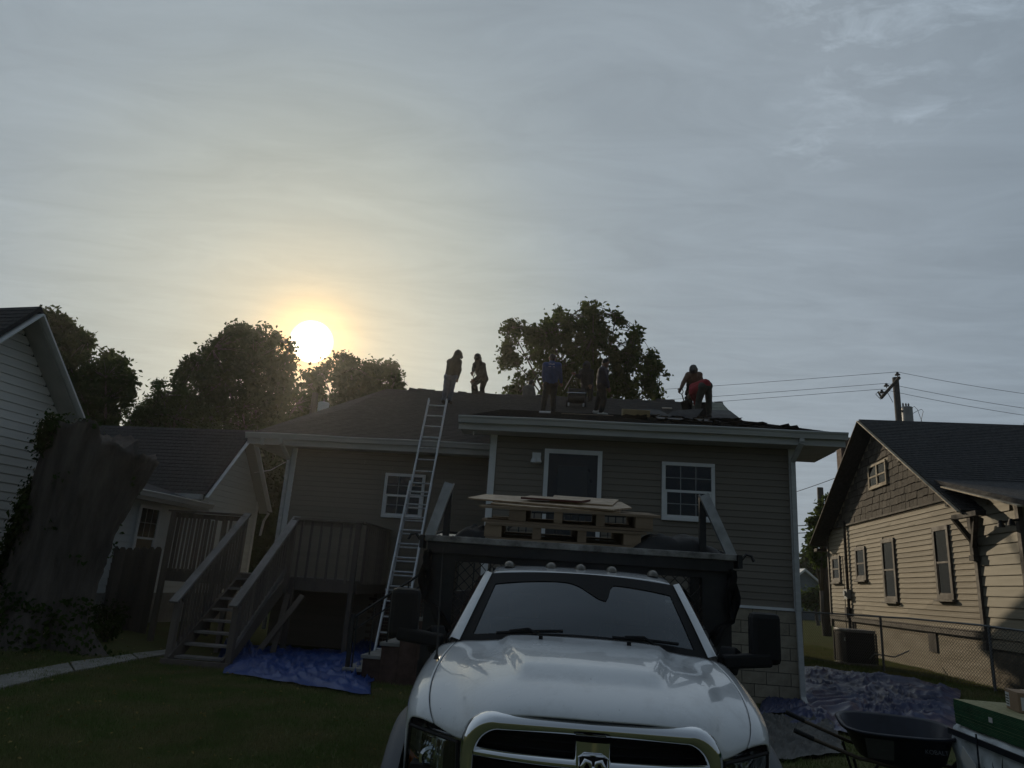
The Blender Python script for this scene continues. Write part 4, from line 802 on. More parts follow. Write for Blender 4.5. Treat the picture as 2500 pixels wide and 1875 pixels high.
# ------------------------------------------------------------------ the white flatbed truck
mat('paint_white', (0.76, 0.78, 0.80), 0.25, var=0.03, vscale=1.5, coat=1.0); MATS['paint_white'].node_tree.nodes['Principled BSDF'].inputs['Coat Roughness'].default_value = 0.012
def specks(m, amount=0.72, scale=70.0, dark=(0.10, 0.09, 0.08)):
    """bug marks, dust spots and a faint dirty film over a paint"""
    t = m.node_tree; b = t.nodes['Principled BSDF']; L = t.links.new; src = b.inputs['Base Color'].links[0].from_socket; tc = N(t, 'ShaderNodeTexCoord')
    n = N(t, 'ShaderNodeTexNoise', inp={'Scale': scale, 'Detail': 3, 'Roughness': 0.5}); L(tc.outputs['Object'], n.inputs['Vector']); r = N(t, 'ShaderNodeMapRange', inp={1: amount, 2: amount+0.04, 3: 0.0, 4: 0.85}); L(n.outputs[0], r.inputs[0])
    n2 = N(t, 'ShaderNodeTexNoise', inp={'Scale': 4.0, 'Detail': 7, 'Roughness': 0.7}); L(tc.outputs['Object'], n2.inputs['Vector']); r2 = N(t, 'ShaderNodeMapRange', inp={1: 0.5, 2: 0.8, 3: 0.0, 4: 0.35}); L(n2.outputs[0], r2.inputs[0]); mx_ = N(t, 'ShaderNodeMath', operation='MAXIMUM'); L(r.outputs[0], mx_.inputs[0]); L(r2.outputs[0], mx_.inputs[1])
    mx = N(t, 'ShaderNodeMix', data_type='RGBA'); L(mx_.outputs[0], mx.inputs['Factor']); L(src, mx.inputs[6]); mx.inputs[7].default_value = (*dark, 1); L(mx.outputs[2], b.inputs['Base Color'])
    cr_ = N(t, 'ShaderNodeMapRange', inp={1: 0.4, 2: 0.8, 3: 0.01, 4: 0.12}); L(n2.outputs[0], cr_.inputs[0]); L(cr_.outputs[0], b.inputs['Coat Roughness'])
specks(MATS['paint_white'])
mat('chrome', (0.82, 0.83, 0.85), 0.06, metal=1.0)
mat('chrome_dull', (0.55, 0.56, 0.57), 0.22, metal=1.0, var=0.15, vscale=14)
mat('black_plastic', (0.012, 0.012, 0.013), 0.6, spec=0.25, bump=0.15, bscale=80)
mat('flare_grey', (0.11, 0.115, 0.125), 0.55, bump=0.1, bscale=60)
mat('black_steel', (0.014, 0.014, 0.015), 0.55, var=0.35, vscale=6)
mat('steel_worn', (0.36, 0.35, 0.33), 0.55, metal=0.35, vscale=9, col2=(0.06, 0.055, 0.05), detail=10, stretch=(0.8, 1, 1))
mat('steel_plate', (0.55, 0.52, 0.46), 0.4, metal=0.7, var=0.25, vscale=7)
mat('rubber', (0.02, 0.02, 0.02), 0.85)
mat('amber', (0.75, 0.22, 0.02), 0.15, coat=0.6); mat('red_lens', (0.4, 0.02, 0.02), 0.2)
mat('lamp_smoke', (0.13, 0.12, 0.10), 0.25, var=0.1)
mat('seat_grey', (0.12, 0.12, 0.12), 0.9)
glass('windshield', (0.16, 0.19, 0.19), 0.11, 0.015)
glass('lens_clear', (0.80, 0.84, 0.84), 0.06, 0.02)
T_YAW = R(-3.4)
tk = thing('flatbed_truck', 'white heavy pickup truck with black flatbed headboard facing the camera', 'truck', (0.49, 3.64, -0.22), T_YAW)
V = Vector
HK = [  # hood: front edge, two handles, cowl edge; from the centre to the shut line
 [V((0,0.00,1.27)), V((0,0.05,1.385)), V((0,0.5,1.475)), V((0,1.0,1.545))],
 [V((.28,.012,1.268)), V((.28,.06,1.382)), V((.285,.5,1.472)), V((.3,1.005,1.54))],
 [V((.46,.04,1.25)), V((.455,.08,1.365)), V((.48,.5,1.45)), V((.52,1.02,1.525))],
 [V((.555,.085,1.195)), V((.59,.11,1.33)), V((.64,.52,1.425)), V((.66,1.05,1.51))],
 [V((.63,.15,1.118)), V((.69,.19,1.28)), V((.76,.55,1.39)), V((.74,1.075,1.50))],
 [V((.785,.285,1.148)), V((.85,.33,1.25)), V((.89,.62,1.375)), V((.795,1.10,1.488))]]
FK = [  # fender: shut line outwards and down the side
 [V((.795,.292,1.15)), V((.86,.337,1.252)), V((.90,.627,1.377)), V((.805,1.105,1.488))],
 [V((.885,.37,1.158)), V((.93,.42,1.25)), V((.965,.75,1.34)), V((.90,1.15,1.455))],
 [V((.945,.455,1.13)), V((.99,.52,1.2)), V((1.012,.8,1.27)), V((.965,1.25,1.38))],
 [V((.965,.52,1.0)), V((1.0,.6,1.06)), V((1.02,.85,1.12)), V((.985,1.3,1.2))],
 [V((.965,.55,.74)), V((.99,.62,.86)), V((1.0,.85,.96)), V((.985,1.32,.78))]]
def patch(keys, na, nt_, fn=None, sx=1):
    rows = []
    for i in range(na+1):
        kk = [crom([k_[q] for k_ in keys], i/na) for q in range(4)]; row = []
        for j in range(nt_+1):
            p = bez(*kk, j/nt_); p = fn(p, j/nt_) if fn else p; row.append((p.x*sx, p.y, p.z))
        rows.append(row)
    return rows
def dome(p, t):
    w = 0.36+0.13*sstep(0.45, 1.0, t); u = sstep(0.40, 0.56, t)*(1-0.25*sstep(0.8, 1, t)); h = 0.034*u*(1-sstep(w-0.03, w+0.035, abs(p.x)))
    sc_ = -0.014*math.exp(-((abs(p.x)-0.62)/0.10)**2)*math.exp(-((t-0.86)/0.12)**2)   # scooped corners by the cowl
    return V((p.x, p.y, p.z+h+sc_))
full = [[(-x, y, z) for x, y, z in r] for r in patch(HK, 44, 60, dome)][::-1][:-1] + patch(HK, 44, 60, dome)
hood = MB().grid(full); ho = hood.build('hood', 'paint_white', tk, smooth=True)
so_ = ho.modifiers.new('solid', 'SOLIDIFY'); so_.thickness = 0.012; so_.offset = -1
for s in (-1, 1):
    fo = MB().grid(patch(FK, 28, 36, None, s)).build('fender', 'paint_white', tk, smooth=True); so_ = fo.modifiers.new('solid', 'SOLIDIFY'); so_.thickness = 0.01; so_.offset = -1
    # inner dark gutter below the shut line
    MB().tube([(s*(bez(*FK[0], j/20).x-0.005), bez(*FK[0], j/20).y+0.004, bez(*FK[0], j/20).z-0.035) for j in range(3, 21)], 0.02, 6).build('seal', 'rubber', tk)
    arc = [(s*1.0, 0.98+0.60*math.cos(a), 0.46+0.585*math.sin(a)) for a in np.linspace(R(-8), R(188), 26)]
    k = MB(); rows = []
    for x, y, z in arc:
        c = V((0, y-0.98, z-0.46)).normalized(); row = []
        for q in range(9):
            a = math.pi*q/8; row.append((x+s*(-0.02+0.11*math.sin(a)), y+c.y*(0.085*math.cos(a)), z+c.z*(0.085*math.cos(a))))
        rows.append(row)
    k.grid(rows).build('wheel_flare', 'flare_grey', tk, smooth=True)
    w = MB().lathe((s*0.80, 0.98, 0.40), [(0.2, -0.13), (0.36, -0.14), (0.40, -0.11), (0.405, 0), (0.40, 0.11), (0.36, 0.14), (0.2, 0.13)], 28, 'x').build('wheel', 'rubber', tk, smooth=True)
    MB().lathe((s*0.80, 0.98, 0.40), [(0.02, -0.145), (0.22, -0.13), (0.24, 0.13), (0.02, 0.145)], 20, 'x').build('rim', 'chrome_dull', w)
    # headlight: bowl, ribbed reflector, bulbs, clear lens and amber corner
    qa, qb, qc, qd = V((.645,.165,1.108)), V((.94,.455,1.118)), V((.958,.55,.80)), V((.62,.15,.78))
    def surf(u, v, off):
        p = qa.lerp(qb, u).lerp(qd.lerp(qc, u), v); bul = math.sin(math.pi*u)*math.sin(math.pi*v); return V((s*p.x, p.y-0.035*bul+off*0.9, p.z))
    hl = MB().grid([[surf(i/14, j/14, 0.11-0.05*math.sin(math.pi*i/14)) for j in range(15)] for i in range(15)]).build('headlight', 'chrome_dull', tk, smooth=True)
    k = MB()
    for i in range(12): u = 0.12+0.055*i; k.beam(surf(u, 0.12, 0.05), surf(u, 0.62, 0.06), 0.009, 0.008)
    k.build('reflector_ribs', 'chrome', hl)
    MB().lathe(surf(0.52, 0.42, 0.07), [(0.055, 0.0), (0.06, -0.03), (0.045, -0.035), (0.04, -0.005), (0.015, 0.0), (0.02, -0.03), (0.0, -0.035)], 16, 'y').build('bulb', 'chrome', hl)
    k = MB(); 
    for u0, v0, u1, v1 in ((0, 0.03, 1, 0.03), (0, 0.97, 1, 0.97)): k.tube([surf(u0+(u1-u0)*i/10, v0, 0.0) for i in range(11)], 0.010, 6)
    for u0 in (0.02, 0.98): k.tube([surf(u0, i/10, 0.0) for i in range(11)], 0.010, 6)
    k.build('bezel', 'black_plastic', hl); MB().grid([[surf(i/14, j/14, -0.005) for j in range(15)] for i in range(15)]).build('lens', 'lens_clear', hl, smooth=True)
    MB().grid([[surf(0.62+0.33*i/8, 0.40+0.45*j/8*(1-0.15*i/8)+0.10*(1-i/8), 0.028) for j in range(9)] for i in range(9)]).build('turn_signal', 'amber', hl, smooth=True)
    k = MB(); k.tube([surf(0.60, 0.98, 0.02), surf(0.60, 0.62, 0.02), surf(0.66, 0.50, 0.02), surf(0.96, 0.37, 0.02)], 0.011, 8); k.build('signal_trim', 'chrome', hl, smooth=True)
# chrome grille surround: rounded frame swept back at the sides
def rrect(hw, z0, z1, r, n=10):
    pts = []
    for cx, cz, a0 in ((hw-r, z1-r, 0), (-(hw-r), z1-r, 90), (-(hw-r), z0+r, 180), (hw-r, z0+r, 270)):
        for i in range(n+1): a = R(a0+90*i/n); pts.append((cx+r*math.cos(a), cz+r*math.sin(a)))
    return pts
def gy(x): return 0.26*(abs(x)/0.63)**2.3*0.55
def ring(hw, z0, z1, r, dy): return [(x, gy(x)+dy, z) for x, z in rrect(hw, z0, z1, r)]
gr = MB().grid([ring(.625, .80, 1.262, .16, .03), ring(.632, .795, 1.272, .165, -.012), ring(.624, .805, 1.262, .16, -.045), ring(.60, .83, 1.232, .15, -.068), ring(.57, .855, 1.203, .14, -.055), ring(.552, .87, 1.182, .13, -.01), ring(.545, .875, 1.176, .13, .09)], close=True).build('grille_surround', 'chrome', tk, smooth=True)
k = MB(); k.grid([[(x, gy(x)+0.095, z) for x in np.linspace(-.56, .56, 21)] for z in (.86, 1.19)]); k.build('grille_backing', 'dark_void', tk)
for i in range(8): z = .88+i*0.039; MB().tube([(x, gy(x)+0.06, z) for x in np.linspace(-.54, .54, 13)], 0.006, 5).build('grille_bar', 'black_plastic', tk)
for s in (-1, 1):
    k = MB(); prof = [(-0.028, 1.062), (-0.045, 1.078), (-0.03, 1.102), (0.02, 1.106), (0.03, 1.06)]
    k.grid([[(s*x, gy(x)+a, b+0.0) for a, b in prof] for x in np.linspace(.075, .56, 12)], close=True); k.build('cross_bar', 'chrome', tk, smooth=True)
k = MB(); prof = [(-.088, .02), (-.085, -.03), (-.065, -.05), (0, -.058), (.065, -.05), (.085, -.03), (.088, .02)]
k.grid([[(x, y+0.0, z) for x, y in prof] for z in np.linspace(.87, 1.185, 6)]); k.build('cross_bar', 'chrome', tk, smooth=True)
# emblem: dark shield with chrome rim and a horned head
sh = [(0, .012), (.05, .01), (.066, 0.0), (.064, -.06), (.045, -.115), (0, -.15), (-.045, -.115), (-.064, -.06), (-.066, 0), (-.05, .01)]
em = MB().prism([(x, -.070, 1.125+z) for x, z in sh], (0, 0.014, 0)).build('emblem', 'dark_void', tk)
MB().tube([(x*1.03, -.072, 1.125+z*1.03) for x, z in sh+sh[:1]], 0.005, 6).build('emblem_rim', 'chrome', em)
k = MB()
for s in (-1, 1):
    k.tube([(s*.008, -.078, 1.075), (s*.016, -.08, 1.108), (s*.036, -.08, 1.114), (s*.05, -.08, 1.09), (s*.046, -.078, 1.055), (s*.030, -.078, 1.05)], [.007, .012, .013, .011, .008, .003], 8)
k.lathe((0, -.074, 1.045), [(0.004, 0.05), (.018, .035), (.014, -.03), (.008, -.055)], 10); k.build('emblem_head', 'chrome', em, smooth=True)
MB().box(-.95, .95, .06, .3, .46, .72).build('bumper', 'chrome', tk, bevel=0.04)
k = MB(); k.box(-.9, .9, .32, 1.3, .5, .95); k.box(-.72, .72, .25, 1.2, .9, 1.08); k.build('engine_bay', 'dark_void', tk)
# cab
def ws(u, v):   # u across -1..1, v up 0..1
    b = V((u*.785, 1.035+0.07*u*u, 1.548-0.055*u*u)); t = V((u*.632, 1.405+0.07*u*u, 1.955-0.035*u*u)); p = b.lerp(t, v); p.y -= 0.02*math.sin(math.pi*v); return p
MB().grid([[ws(-0.93+1.86*i/20, 0.03+0.90*j/12) for i in range(21)] for j in range(13)]).build('windshield', 'windshield', tk, smooth=True)
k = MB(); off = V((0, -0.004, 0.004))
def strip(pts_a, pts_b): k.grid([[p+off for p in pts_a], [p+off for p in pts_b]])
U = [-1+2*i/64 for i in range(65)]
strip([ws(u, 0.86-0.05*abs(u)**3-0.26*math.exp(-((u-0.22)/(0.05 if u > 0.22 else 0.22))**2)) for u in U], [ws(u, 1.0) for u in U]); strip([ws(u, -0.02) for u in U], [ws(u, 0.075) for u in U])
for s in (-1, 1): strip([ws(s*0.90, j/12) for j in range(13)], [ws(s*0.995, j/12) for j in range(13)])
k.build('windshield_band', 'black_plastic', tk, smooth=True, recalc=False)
rows = []
for j in range(13):
    v = j/12; y = 1.41+0.66*v; hw = 0.66+0.02*v; z = 1.957+0.05*math.sin(min(1, v*1.3)*math.pi/2)-0.02*sstep(.8, 1, v); row = []
    for i in range(25):
        u = -1+2*i/24; row.append((u*hw, y+0.07*u*u*(1-v), z-0.035*abs(u)**3-0.055*sstep(0.93, 1.0, abs(u))))
    rows.append(row)
ro = MB().grid(rows).build('cab_roof', 'paint_white', tk, smooth=True); q = ro.modifiers.new('solid', 'SOLIDIFY'); q.thickness = 0.02; q.offset = -1
lamp = MB(); 
for i, x in enumerate((-.52, -.215, 0.0, .225, .52)):
    rows = []
    for j in range(7):
        a = math.pi/2*j/6; rows.append([(x+0.042*math.cos(a)*math.cos(t)*1.0, 1.70+0.075*math.cos(a)*math.sin(t), 1.99-0.035*abs(x)**3*2+0.045*math.sin(a)) for t in np.linspace(0, 2*math.pi, 17)[:-1]])
    MB().grid(rows, close=True).build('marker_lamp', 'lamp_smoke', tk, smooth=True)
for s in (-1, 1):
    pl = [ws(s*1.0, v/8) for v in range(9)]; outer = [p+V((s*(0.075-0.02*i/8), 0.07, 0.0)) for i, p in enumerate(pl)]
    MB().grid([[p+V((-s*0.006, -0.012, 0.008)) for p in pl], [(a+b)/2+V((s*0.012, -0.018, 0.02)) for a, b in zip(pl, outer)], outer, [p+V((0, 0.06, -0.02)) for p in outer]]).build('a_pillar', 'paint_white', tk, smooth=True)
    dr_ = MB().grid([[(s*.985, 1.30, z) for z in (.62, 1.0, 1.2, 1.36, 1.46)], [(s*1.0, 1.7, z) for z in (.62, 1.0, 1.2, 1.36, 1.48)], [(s*.985, 2.06, z) for z in (.62, 1.0, 1.2, 1.36, 1.48)]]).build('door', 'paint_white', tk, smooth=True)
    MB().grid([[(s*.90, 1.24, 1.47), (s*.72, 1.50, 1.90)], [(s*.93, 2.05, 1.49), (s*.70, 2.05, 1.93)]]).build('side_glass', 'windshield', dr_)
    MB().box(s*1.0-0.012, s*1.0+0.012, 1.82, 1.98, 1.30, 1.335).build('door_handle', 'black_plastic', dr_)
    # towing mirror
    mr = MB(); mr.beam((s*.90, 1.22, 1.475), (s*1.20, 1.22, 1.505), 0.10, 0.085); mr.beam((s*.92, 1.24, 1.50), (s*.98, 1.3, 1.46), 0.12, 0.16); mo = mr.build('mirror_arm', 'black_plastic', tk, bevel=0.018)
    MB().box(s*1.17-0.095, s*1.17+0.095, 1.18, 1.30, 1.475, 1.79).build('mirror_head', 'black_plastic', mo, bevel=0.035)
    MB().box(s*1.17-0.075, s*1.17+0.075, 1.30, 1.304, 1.51, 1.77).build('mirror_glass', 'chrome', mo)
    # wipers, washer nozzles
    x0 = -0.55 if s < 0 else 0.18
    wp = MB(); wp.tube([ws((x0+0.42*i/8)/.785, 0.045+0.035*i/8)+V((0, -0.03, 0.02)) for i in range(9)], 0.011, 6); wp.tube([ws((x0+0.30)/.785, 0.02)+V((0, -0.05, 0.0)), ws((x0+0.2)/.785, 0.10)+V((0, -0.045, 0.02)), ws((x0+0.08)/.785, 0.07)+V((0, -0.035, 0.02))], 0.010, 6); wp.build('wiper', 'black_plastic', tk)
    MB().box(s*0.265-0.012, s*0.265+0.012, .88, .905, 1.55, 1.575).build('washer_nozzle', 'black_plastic', tk)
k = MB(); k.grid([[(x, 0.98+0.075*(x/.8)**2, 1.525-0.06*(x/.8)**2) for x in np.linspace(-.8, .8, 13)], [(x, 1.06+0.075*(x/.8)**2, 1.53-0.06*(x/.8)**2) for x in np.linspace(-.8, .8, 13)]]); k.build('cowl', 'black_plastic', tk)
k = MB(); k.box(-.66, .66, 2.0, 2.06, .7, 1.97); k.box(-.95, .95, 1.3, 2.05, .5, .62); k.build('cab_back', 'dark_void', tk)
k = MB(); k.box(-.78, .78, 1.14, 1.42, 1.30, 1.455); k.build('dashboard', 'seat_grey', tk, bevel=0.03)
for s in (-1, 1): k = MB(); k.box(s*.4-.24, s*.4+.24, 1.75, 1.92, .95, 1.62); k.box(s*.4-.12, s*.4+.12, 1.80, 1.88, 1.62, 1.80); k.build('seat', 'seat_grey', tk, bevel=0.04)
MB().tube([(0.40+0.19*math.cos(a), 1.46+0.06*math.sin(a), 1.40+0.17*math.sin(a)) for a in np.linspace(0, 2*math.pi, 25)], 0.016, 6).build('steering_wheel', 'black_plastic', tk)
MB().tube([(-.875, .80, 1.405), (-.875, .80, 1.44), (-.905, .87, 2.05)], [0.018, 0.006, 0.002], 6).build('antenna', 'iron_black', tk)
# flatbed headboard with expanded mesh, rack on top
k = MB(); k.box(-1.2, 1.2, 2.14, 2.24, 2.005, 2.10)
for s in (-1, 1): k.box(s*1.08-.11, s*1.08+.11, 2.14, 2.26, .75, 2.005)
k.box(-.14, .0, 2.145, 2.2, .75, 2.005); k.box(.5, .60, 2.145, 2.2, .75, 2.005); k.box(-1.2, 1.2, 2.14, 2.3, .75, 1.25); k.build('headboard', 'black_steel', tk)
k = MB(); st = 0.085; hgt = 0.755; n = int((2.0+hgt)/st)
for d_ in (1, -1):
    for i in range(n+1):
        x = -1.0-hgt+i*st; pts_ = [(x+hgt*t_, t_) for t_ in (0, 1)]; pts_ = [(max(-1.0, min(1.0, a)), b) for a, b in pts_]
        xa, xb = x, x+hgt; ta = 0.0 if xa >= -1 else (-1-xa)/hgt; tb = 1.0 if xb <= 1 else (1-xa)/hgt
        if tb > ta: p, q = (x+hgt*ta, 1.25+hgt*ta), (x+hgt*tb, 1.25+hgt*tb); k.beam((p[0]*d_, 2.18, p[1]), (q[0]*d_, 2.18, q[1]), 0.006, 0.014, (0, 1, 0))
o = k.build('headboard_mesh', 'black_steel', tk, recalc=False)
MB().box(-1.225, 1.225, 2.08, 2.15, 2.145, 2.195).build('rack_beam', 'steel_worn', tk, bevel=0.006); MB().box(-1.2, 1.2, 2.10, 2.15, 2.06, 2.143).build('rack_beam', 'black_steel', tk)
MB().box(-1.26, -1.227, 2.05, 2.2, 2.09, 2.19).build('beam_cap', 'black_steel', tk); MB().box(1.227, 1.26, 2.05, 2.2, 2.09, 2.19).build('beam_cap', 'black_steel', tk)
TILT = R(7.0); MB().prism([(-1.225, 2.155, 2.165), (1.225, 2.155, 2.165), (1.225, 2.62, 2.165+.465*math.tan(TILT)), (-1.225, 2.62, 2.165+.465*math.tan(TILT))], (0, 0, 0.02)).build('rack_deck', 'steel_plate', tk)
bl = MB().lathe((0, 0, 0), [(0.016, 0), (0.016, 0.01), (0.008, 0.016)], 6).mesh('bolt', 'black_steel')
for i in range(9):
    for s in (-1, 1): link('bolt', bl, tk, (s*(1.18-0.055*i), 2.19, 2.189)); link('bolt', bl, tk, (s*1.19, 2.25+0.1*i, 2.186+0.1*(0.95+i)*math.tan(TILT)))
for s, xt, zt in ((-1, -1.075, 2.62), (1, .985, 2.65)):
    k = MB(); p, q = V((s*1.195, 2.12, 2.19)), V((xt, 2.12, zt)); k.beam(p, q, 0.075, 0.008, (0, -1, 0)); k.beam(p+V((.037, 0.02, 0)), q+V((.037, .02, 0)), 0.008, 0.04, (0, -1, 0)); k.beam(p-V((.037, -0.02, 0)), q-V((.037, -.02, 0)), 0.008, 0.04, (0, -1, 0)); k.build('rack_stake', 'galv', tk)
    MB().box(xt-.025, xt+.025, 2.17, 2.22, 2.186, zt-.01).build('rack_post', 'black_steel', tk)
    MB().tube([(s*1.25, 2.1, 2.14), (s*1.30, 2.1, 2.20), (s*1.34, 2.1, 2.19), (s*1.36, 2.1, 2.15)], 0.012, 6).build('hook', 'iron_black', tk)
    # loose black cloth hanging down beside the headboard
    rows = []
    for i in range(14):
        z = 2.08-0.62*i/13; rows.append([(s*(1.10+0.09*j/6*(1-0.35*i/13)+0.02*math.sin(i*0.9+j*1.7)+(0.05 if i < 9 else -0.03*(i-8))), 2.11-0.03*math.sin(j*2.1+i*0.3), z+0.02*math.sin(j*3)) for j in range(7)])
    MB().grid(rows).build('side_cloth', 'black_plastic', tk, smooth=True)
k = MB(); k.box(-1.2, 1.2, 2.3, 5.4, .80, .92); k.box(-1.2, -1.14, 2.3, 5.4, .92, 1.75); k.box(1.14, 1.2, 2.3, 5.4, .92, 1.75)
for s in (-1, 1): k.box(s*1.12-.05, s*1.12+.05, 3.12, 3.22, .92, 2.28)
k.build('dump_bed', 'black_steel', tk); MB().box(-1.2, 1.2, 3.10, 3.20, 2.235, 2.295).build('rack_beam', 'black_steel', tk); k = MB(); k.box(-.45, -.33, .6, 5.3, .5, .78); k.box(.33, .45, .6, 5.3, .5, .78); k.build('chassis', 'black_steel', tk)
for s in (-1, 1): MB().lathe((s*.86, 4.4, .40), [(0.2, -0.24), (0.37, -0.25), (0.405, -0.2), (0.405, 0.2), (0.37, 0.25), (0.2, 0.24)], 24, 'x').build('wheel', 'rubber', tk, smooth=True)

# ------------------------------------------------------------------ load on the rack
TM = Matrix.Translation(V((0.49, 3.64, -0.22))) @ Matrix.Rotation(T_YAW, 4, 'Z')
per_object(mat('pallet_wood', (0.30, 0.22, 0.145), 0.85, vscale=4, bump=0.35, bscale=20, stretch=(0.2, 1, 1), col2=(0.19, 0.14, 0.095), detail=9), 0.2)
mat('osb', (0.46, 0.34, 0.215), 0.5, vscale=20, bump=0.4, bscale=40, col2=(0.22, 0.14, 0.075), stretch=(0.45, 1, 1), detail=3)
mat('osb_red_edge', (0.10, 0.025, 0.02), 0.8, var=0.2); mat('black_cloth', (0.012, 0.012, 0.013), 0.75, bump=0.3, bscale=12)
def place(o, x, y, z, rz=0, tl=0.0): o.location = TM @ V((x, y, z)); o.rotation_euler = (TILT+tl, 0, T_YAW+rz); return o
def pallet(label, x, y, z, rz, xs_, w=1.9, d=1.0):
    t = place(thing('wooden_pallet', label, 'pallet', group='pallets on the truck rack'), x, y, z, rz)
    for s_ in xs_: MB().box(s_-.07 if s_ in (xs_[0], xs_[-1]) else s_-.035, s_+.07 if s_ in (xs_[0], xs_[-1]) else s_+.035, 0.01, d-.01, .02, .112).build('stringer', 'pallet_wood', t)
    for i in range(3): MB().box(-w/2+.05, w/2-.05, i*(d-.1)/2, i*(d-.1)/2+.10, 0, .018).build('bottom_board', 'pallet_wood', t)
    for i in range(6): e = random.uniform(-.05, .06); MB().box(-w/2+e, w/2+e*.5, i*(d-.12)/5, i*(d-.12)/5+.12, .114, .134).build('top_board', 'pallet_wood', t)
    return t
pallet('lower wooden pallet lying on the truck rack', -.14, 2.27, 2.20, R(1), (-.56, -.20, .17, .58), 1.34)
pallet('upper wooden pallet under the chipboard sheets on the truck rack', -.10, 2.33, 2.345, R(-1.5), (-.41, -.07, .28, .64), 1.52)
def sheet(name, label, pts, z, th, m, edge=None):
    k = MB(); k.prism([(x, y-2.5, 0) for x, y in pts], (0, 0, th)); o = k.build(name, m, None, label=label, cat='board', group='chipboard sheets on the truck'); place(o, 0, 2.5, z+0.0, 0, R(4.0))
    if edge:
        o.data.materials.append(MATS[edge])
        for p in o.data.polygons:
            if abs(p.normal.z) < 0.5: p.material_index = 1
    return o
sheet('chipboard_sheet', 'broken lower chipboard sheet just above the upper pallet', [(-.75, 2.45), (-.35, 2.33), (.34, 2.36), (.44, 3.0), (-.7, 3.1)], 2.512, .012, 'osb')
sheet('chipboard_sheet', 'large pale chipboard sheet on top of the pallets', [(-.97, 2.64), (-.90, 2.58), (.28, 2.32), (.47, 2.64), (.44, 3.2), (-.86, 3.15)], 2.530, .013, 'osb')
sheet('chipboard_sheet', 'chipboard sheet lying askew under the right end of the top sheet', [(-.25, 2.62), (.30, 2.60), (.42, 3.3), (-.2, 3.35)], 2.546, .012, 'osb')
sheet('chipboard_offcut', 'narrow dark red edged chipboard strip topmost on the load', [(-.50, 2.60), (.02, 2.56), (.12, 2.80), (-.42, 2.84)], 2.562, .017, 'osb', 'osb_red_edge')
def bundle(name, label, cat, cx, cy, z, lx_, ly_, h, m, seed):
    rows = []
    for i in range(19):
        row = []
        for j in range(25):
            u, v_ = i/18*2-1, j/24*2-1; f_ = max(0, 1-abs(v_)**3.2)*max(0, 1-abs(u)**4); zz = h*f_*(0.72+0.35*fnoise(v_*2.2+seed, u*1.6, seed)+0.16*fnoise(v_*6+seed, u*3, 2)); row.append((v_*lx_*(1+.05*fnoise(u*3, seed)), u*ly_*(1+.1*fnoise(v_*3, seed)), max(0.002, zz)))
        rows.append(row)
    o = MB().grid(rows).build(name, m, None, smooth=True, label=label, cat=cat); place(o, cx, cy, z+0.02); return o
bundle('tarp_bundle', 'rumpled black tarp bundle on the right of the truck rack', 'tarp', .80, 2.40, 2.187, .36, .24, .17, 'black_cloth', 3.1)
bundle('dark_jacket', 'small dark crumpled cloth on the left of the truck rack', 'cloth', -.83, 2.40, 2.187, .20, .14, .13, 'black_cloth', 7.7)
# ------------------------------------------------------------------ tarps, barrow, materials on the ground
mat('tarp_blue', (0.02, 0.055, 0.21), 0.42, var=0.25, vscale=2.5, bump=0.25, bscale=9)
mat('tarp_navy', (0.05, 0.06, 0.125), 0.45, var=0.3, spec=0.4, vscale=2.2, bump=0.35, bscale=7)
mat('tarp_grey', (0.085, 0.085, 0.08), 0.65, var=0.2, vscale=2.2, bump=0.3, bscale=7)
def tarp(name, label, quad, m, amp, seed, n=64, ridge=1.0, group=None):
    """a crumpled sheet over the ground; quad in photo corners on the ground"""
    c = []
    for a, b in quad:
        q = gp(a, b, 0.0)
        for _ in range(6): q = gp(a, b, gz(q.x, q.y)+0.03)
        c.append(q)
    rows = []
    for i in range(n+1):
        row = []
        for j in range(n+1):
            u, v_ = j/n, i/n; p = c[0].lerp(c[1], u).lerp(c[3].lerp(c[2], u), v_)
            e = 0.10*(fnoise(u*5+seed, v_*5, seed)); p = p+Vector((e*(c[1]-c[0]).length*0.12*(2*u-1), e*(c[3]-c[0]).length*0.15*(2*v_-1)*2, 0))
            w = fnoise(u*3+seed, v_*3, seed)*1.3; rid = (1-abs(fnoise((u+v_*.6)*4+w+seed, (v_-u*.3)*12+w, seed+2)))**6*ridge + 0.5*(1-abs(fnoise(u*14+w*2, v_*17+w, seed+5)))**5*ridge + 0.45*(0.5+0.5*fnoise(u*2.5+seed, v_*2.5, 1)+0.45*fnoise(u*5+seed+w, v_*4+w, 3))
            edge = min(1, min(u, 1-u, v_, 1-v_)*9+0.15); row.append((p.x, p.y, gz(p.x, p.y)+0.035+amp*rid*edge))
        rows.append(row)
    return MB().grid(rows).build(name, m, None, smooth=True, label=label, cat='tarp', group=group)
tarp('blue_tarp', 'bright blue tarp crumpled on the lawn below the deck', [(545, 1645), (905, 1700), (900, 1592), (560, 1585)], 'tarp_blue', 0.17, 1.3, 80, 0.55)
tarp('blue_tarp', 'heap of bright blue tarp against the right stair post foot', [(528, 1618), (640, 1630), (600, 1588), (545, 1582)], 'tarp_blue', 0.2, 5.3, 40)
tarp('blue_tarp', 'bright blue tarp fold lying over the lowest brick step', [(820, 1675), (912, 1668), (935, 1588), (850, 1575)], 'tarp_blue', 0.16, 8.3, 40)
tarp('blue_tarp', 'large dark blue tarp spread beside the house corner and fence', [(1900, 1770), (2330, 1828), (2345, 1700), (1955, 1628)], 'tarp_navy', 0.085, 2.2, 150, 1.2)
tarp('blue_tarp', 'small dark blue tarp bunched at the foot of the block wall', [(1850, 1745), (1975, 1735), (1962, 1695), (1868, 1690)], 'tarp_navy', 0.12, 6.1, 50, 0.5)
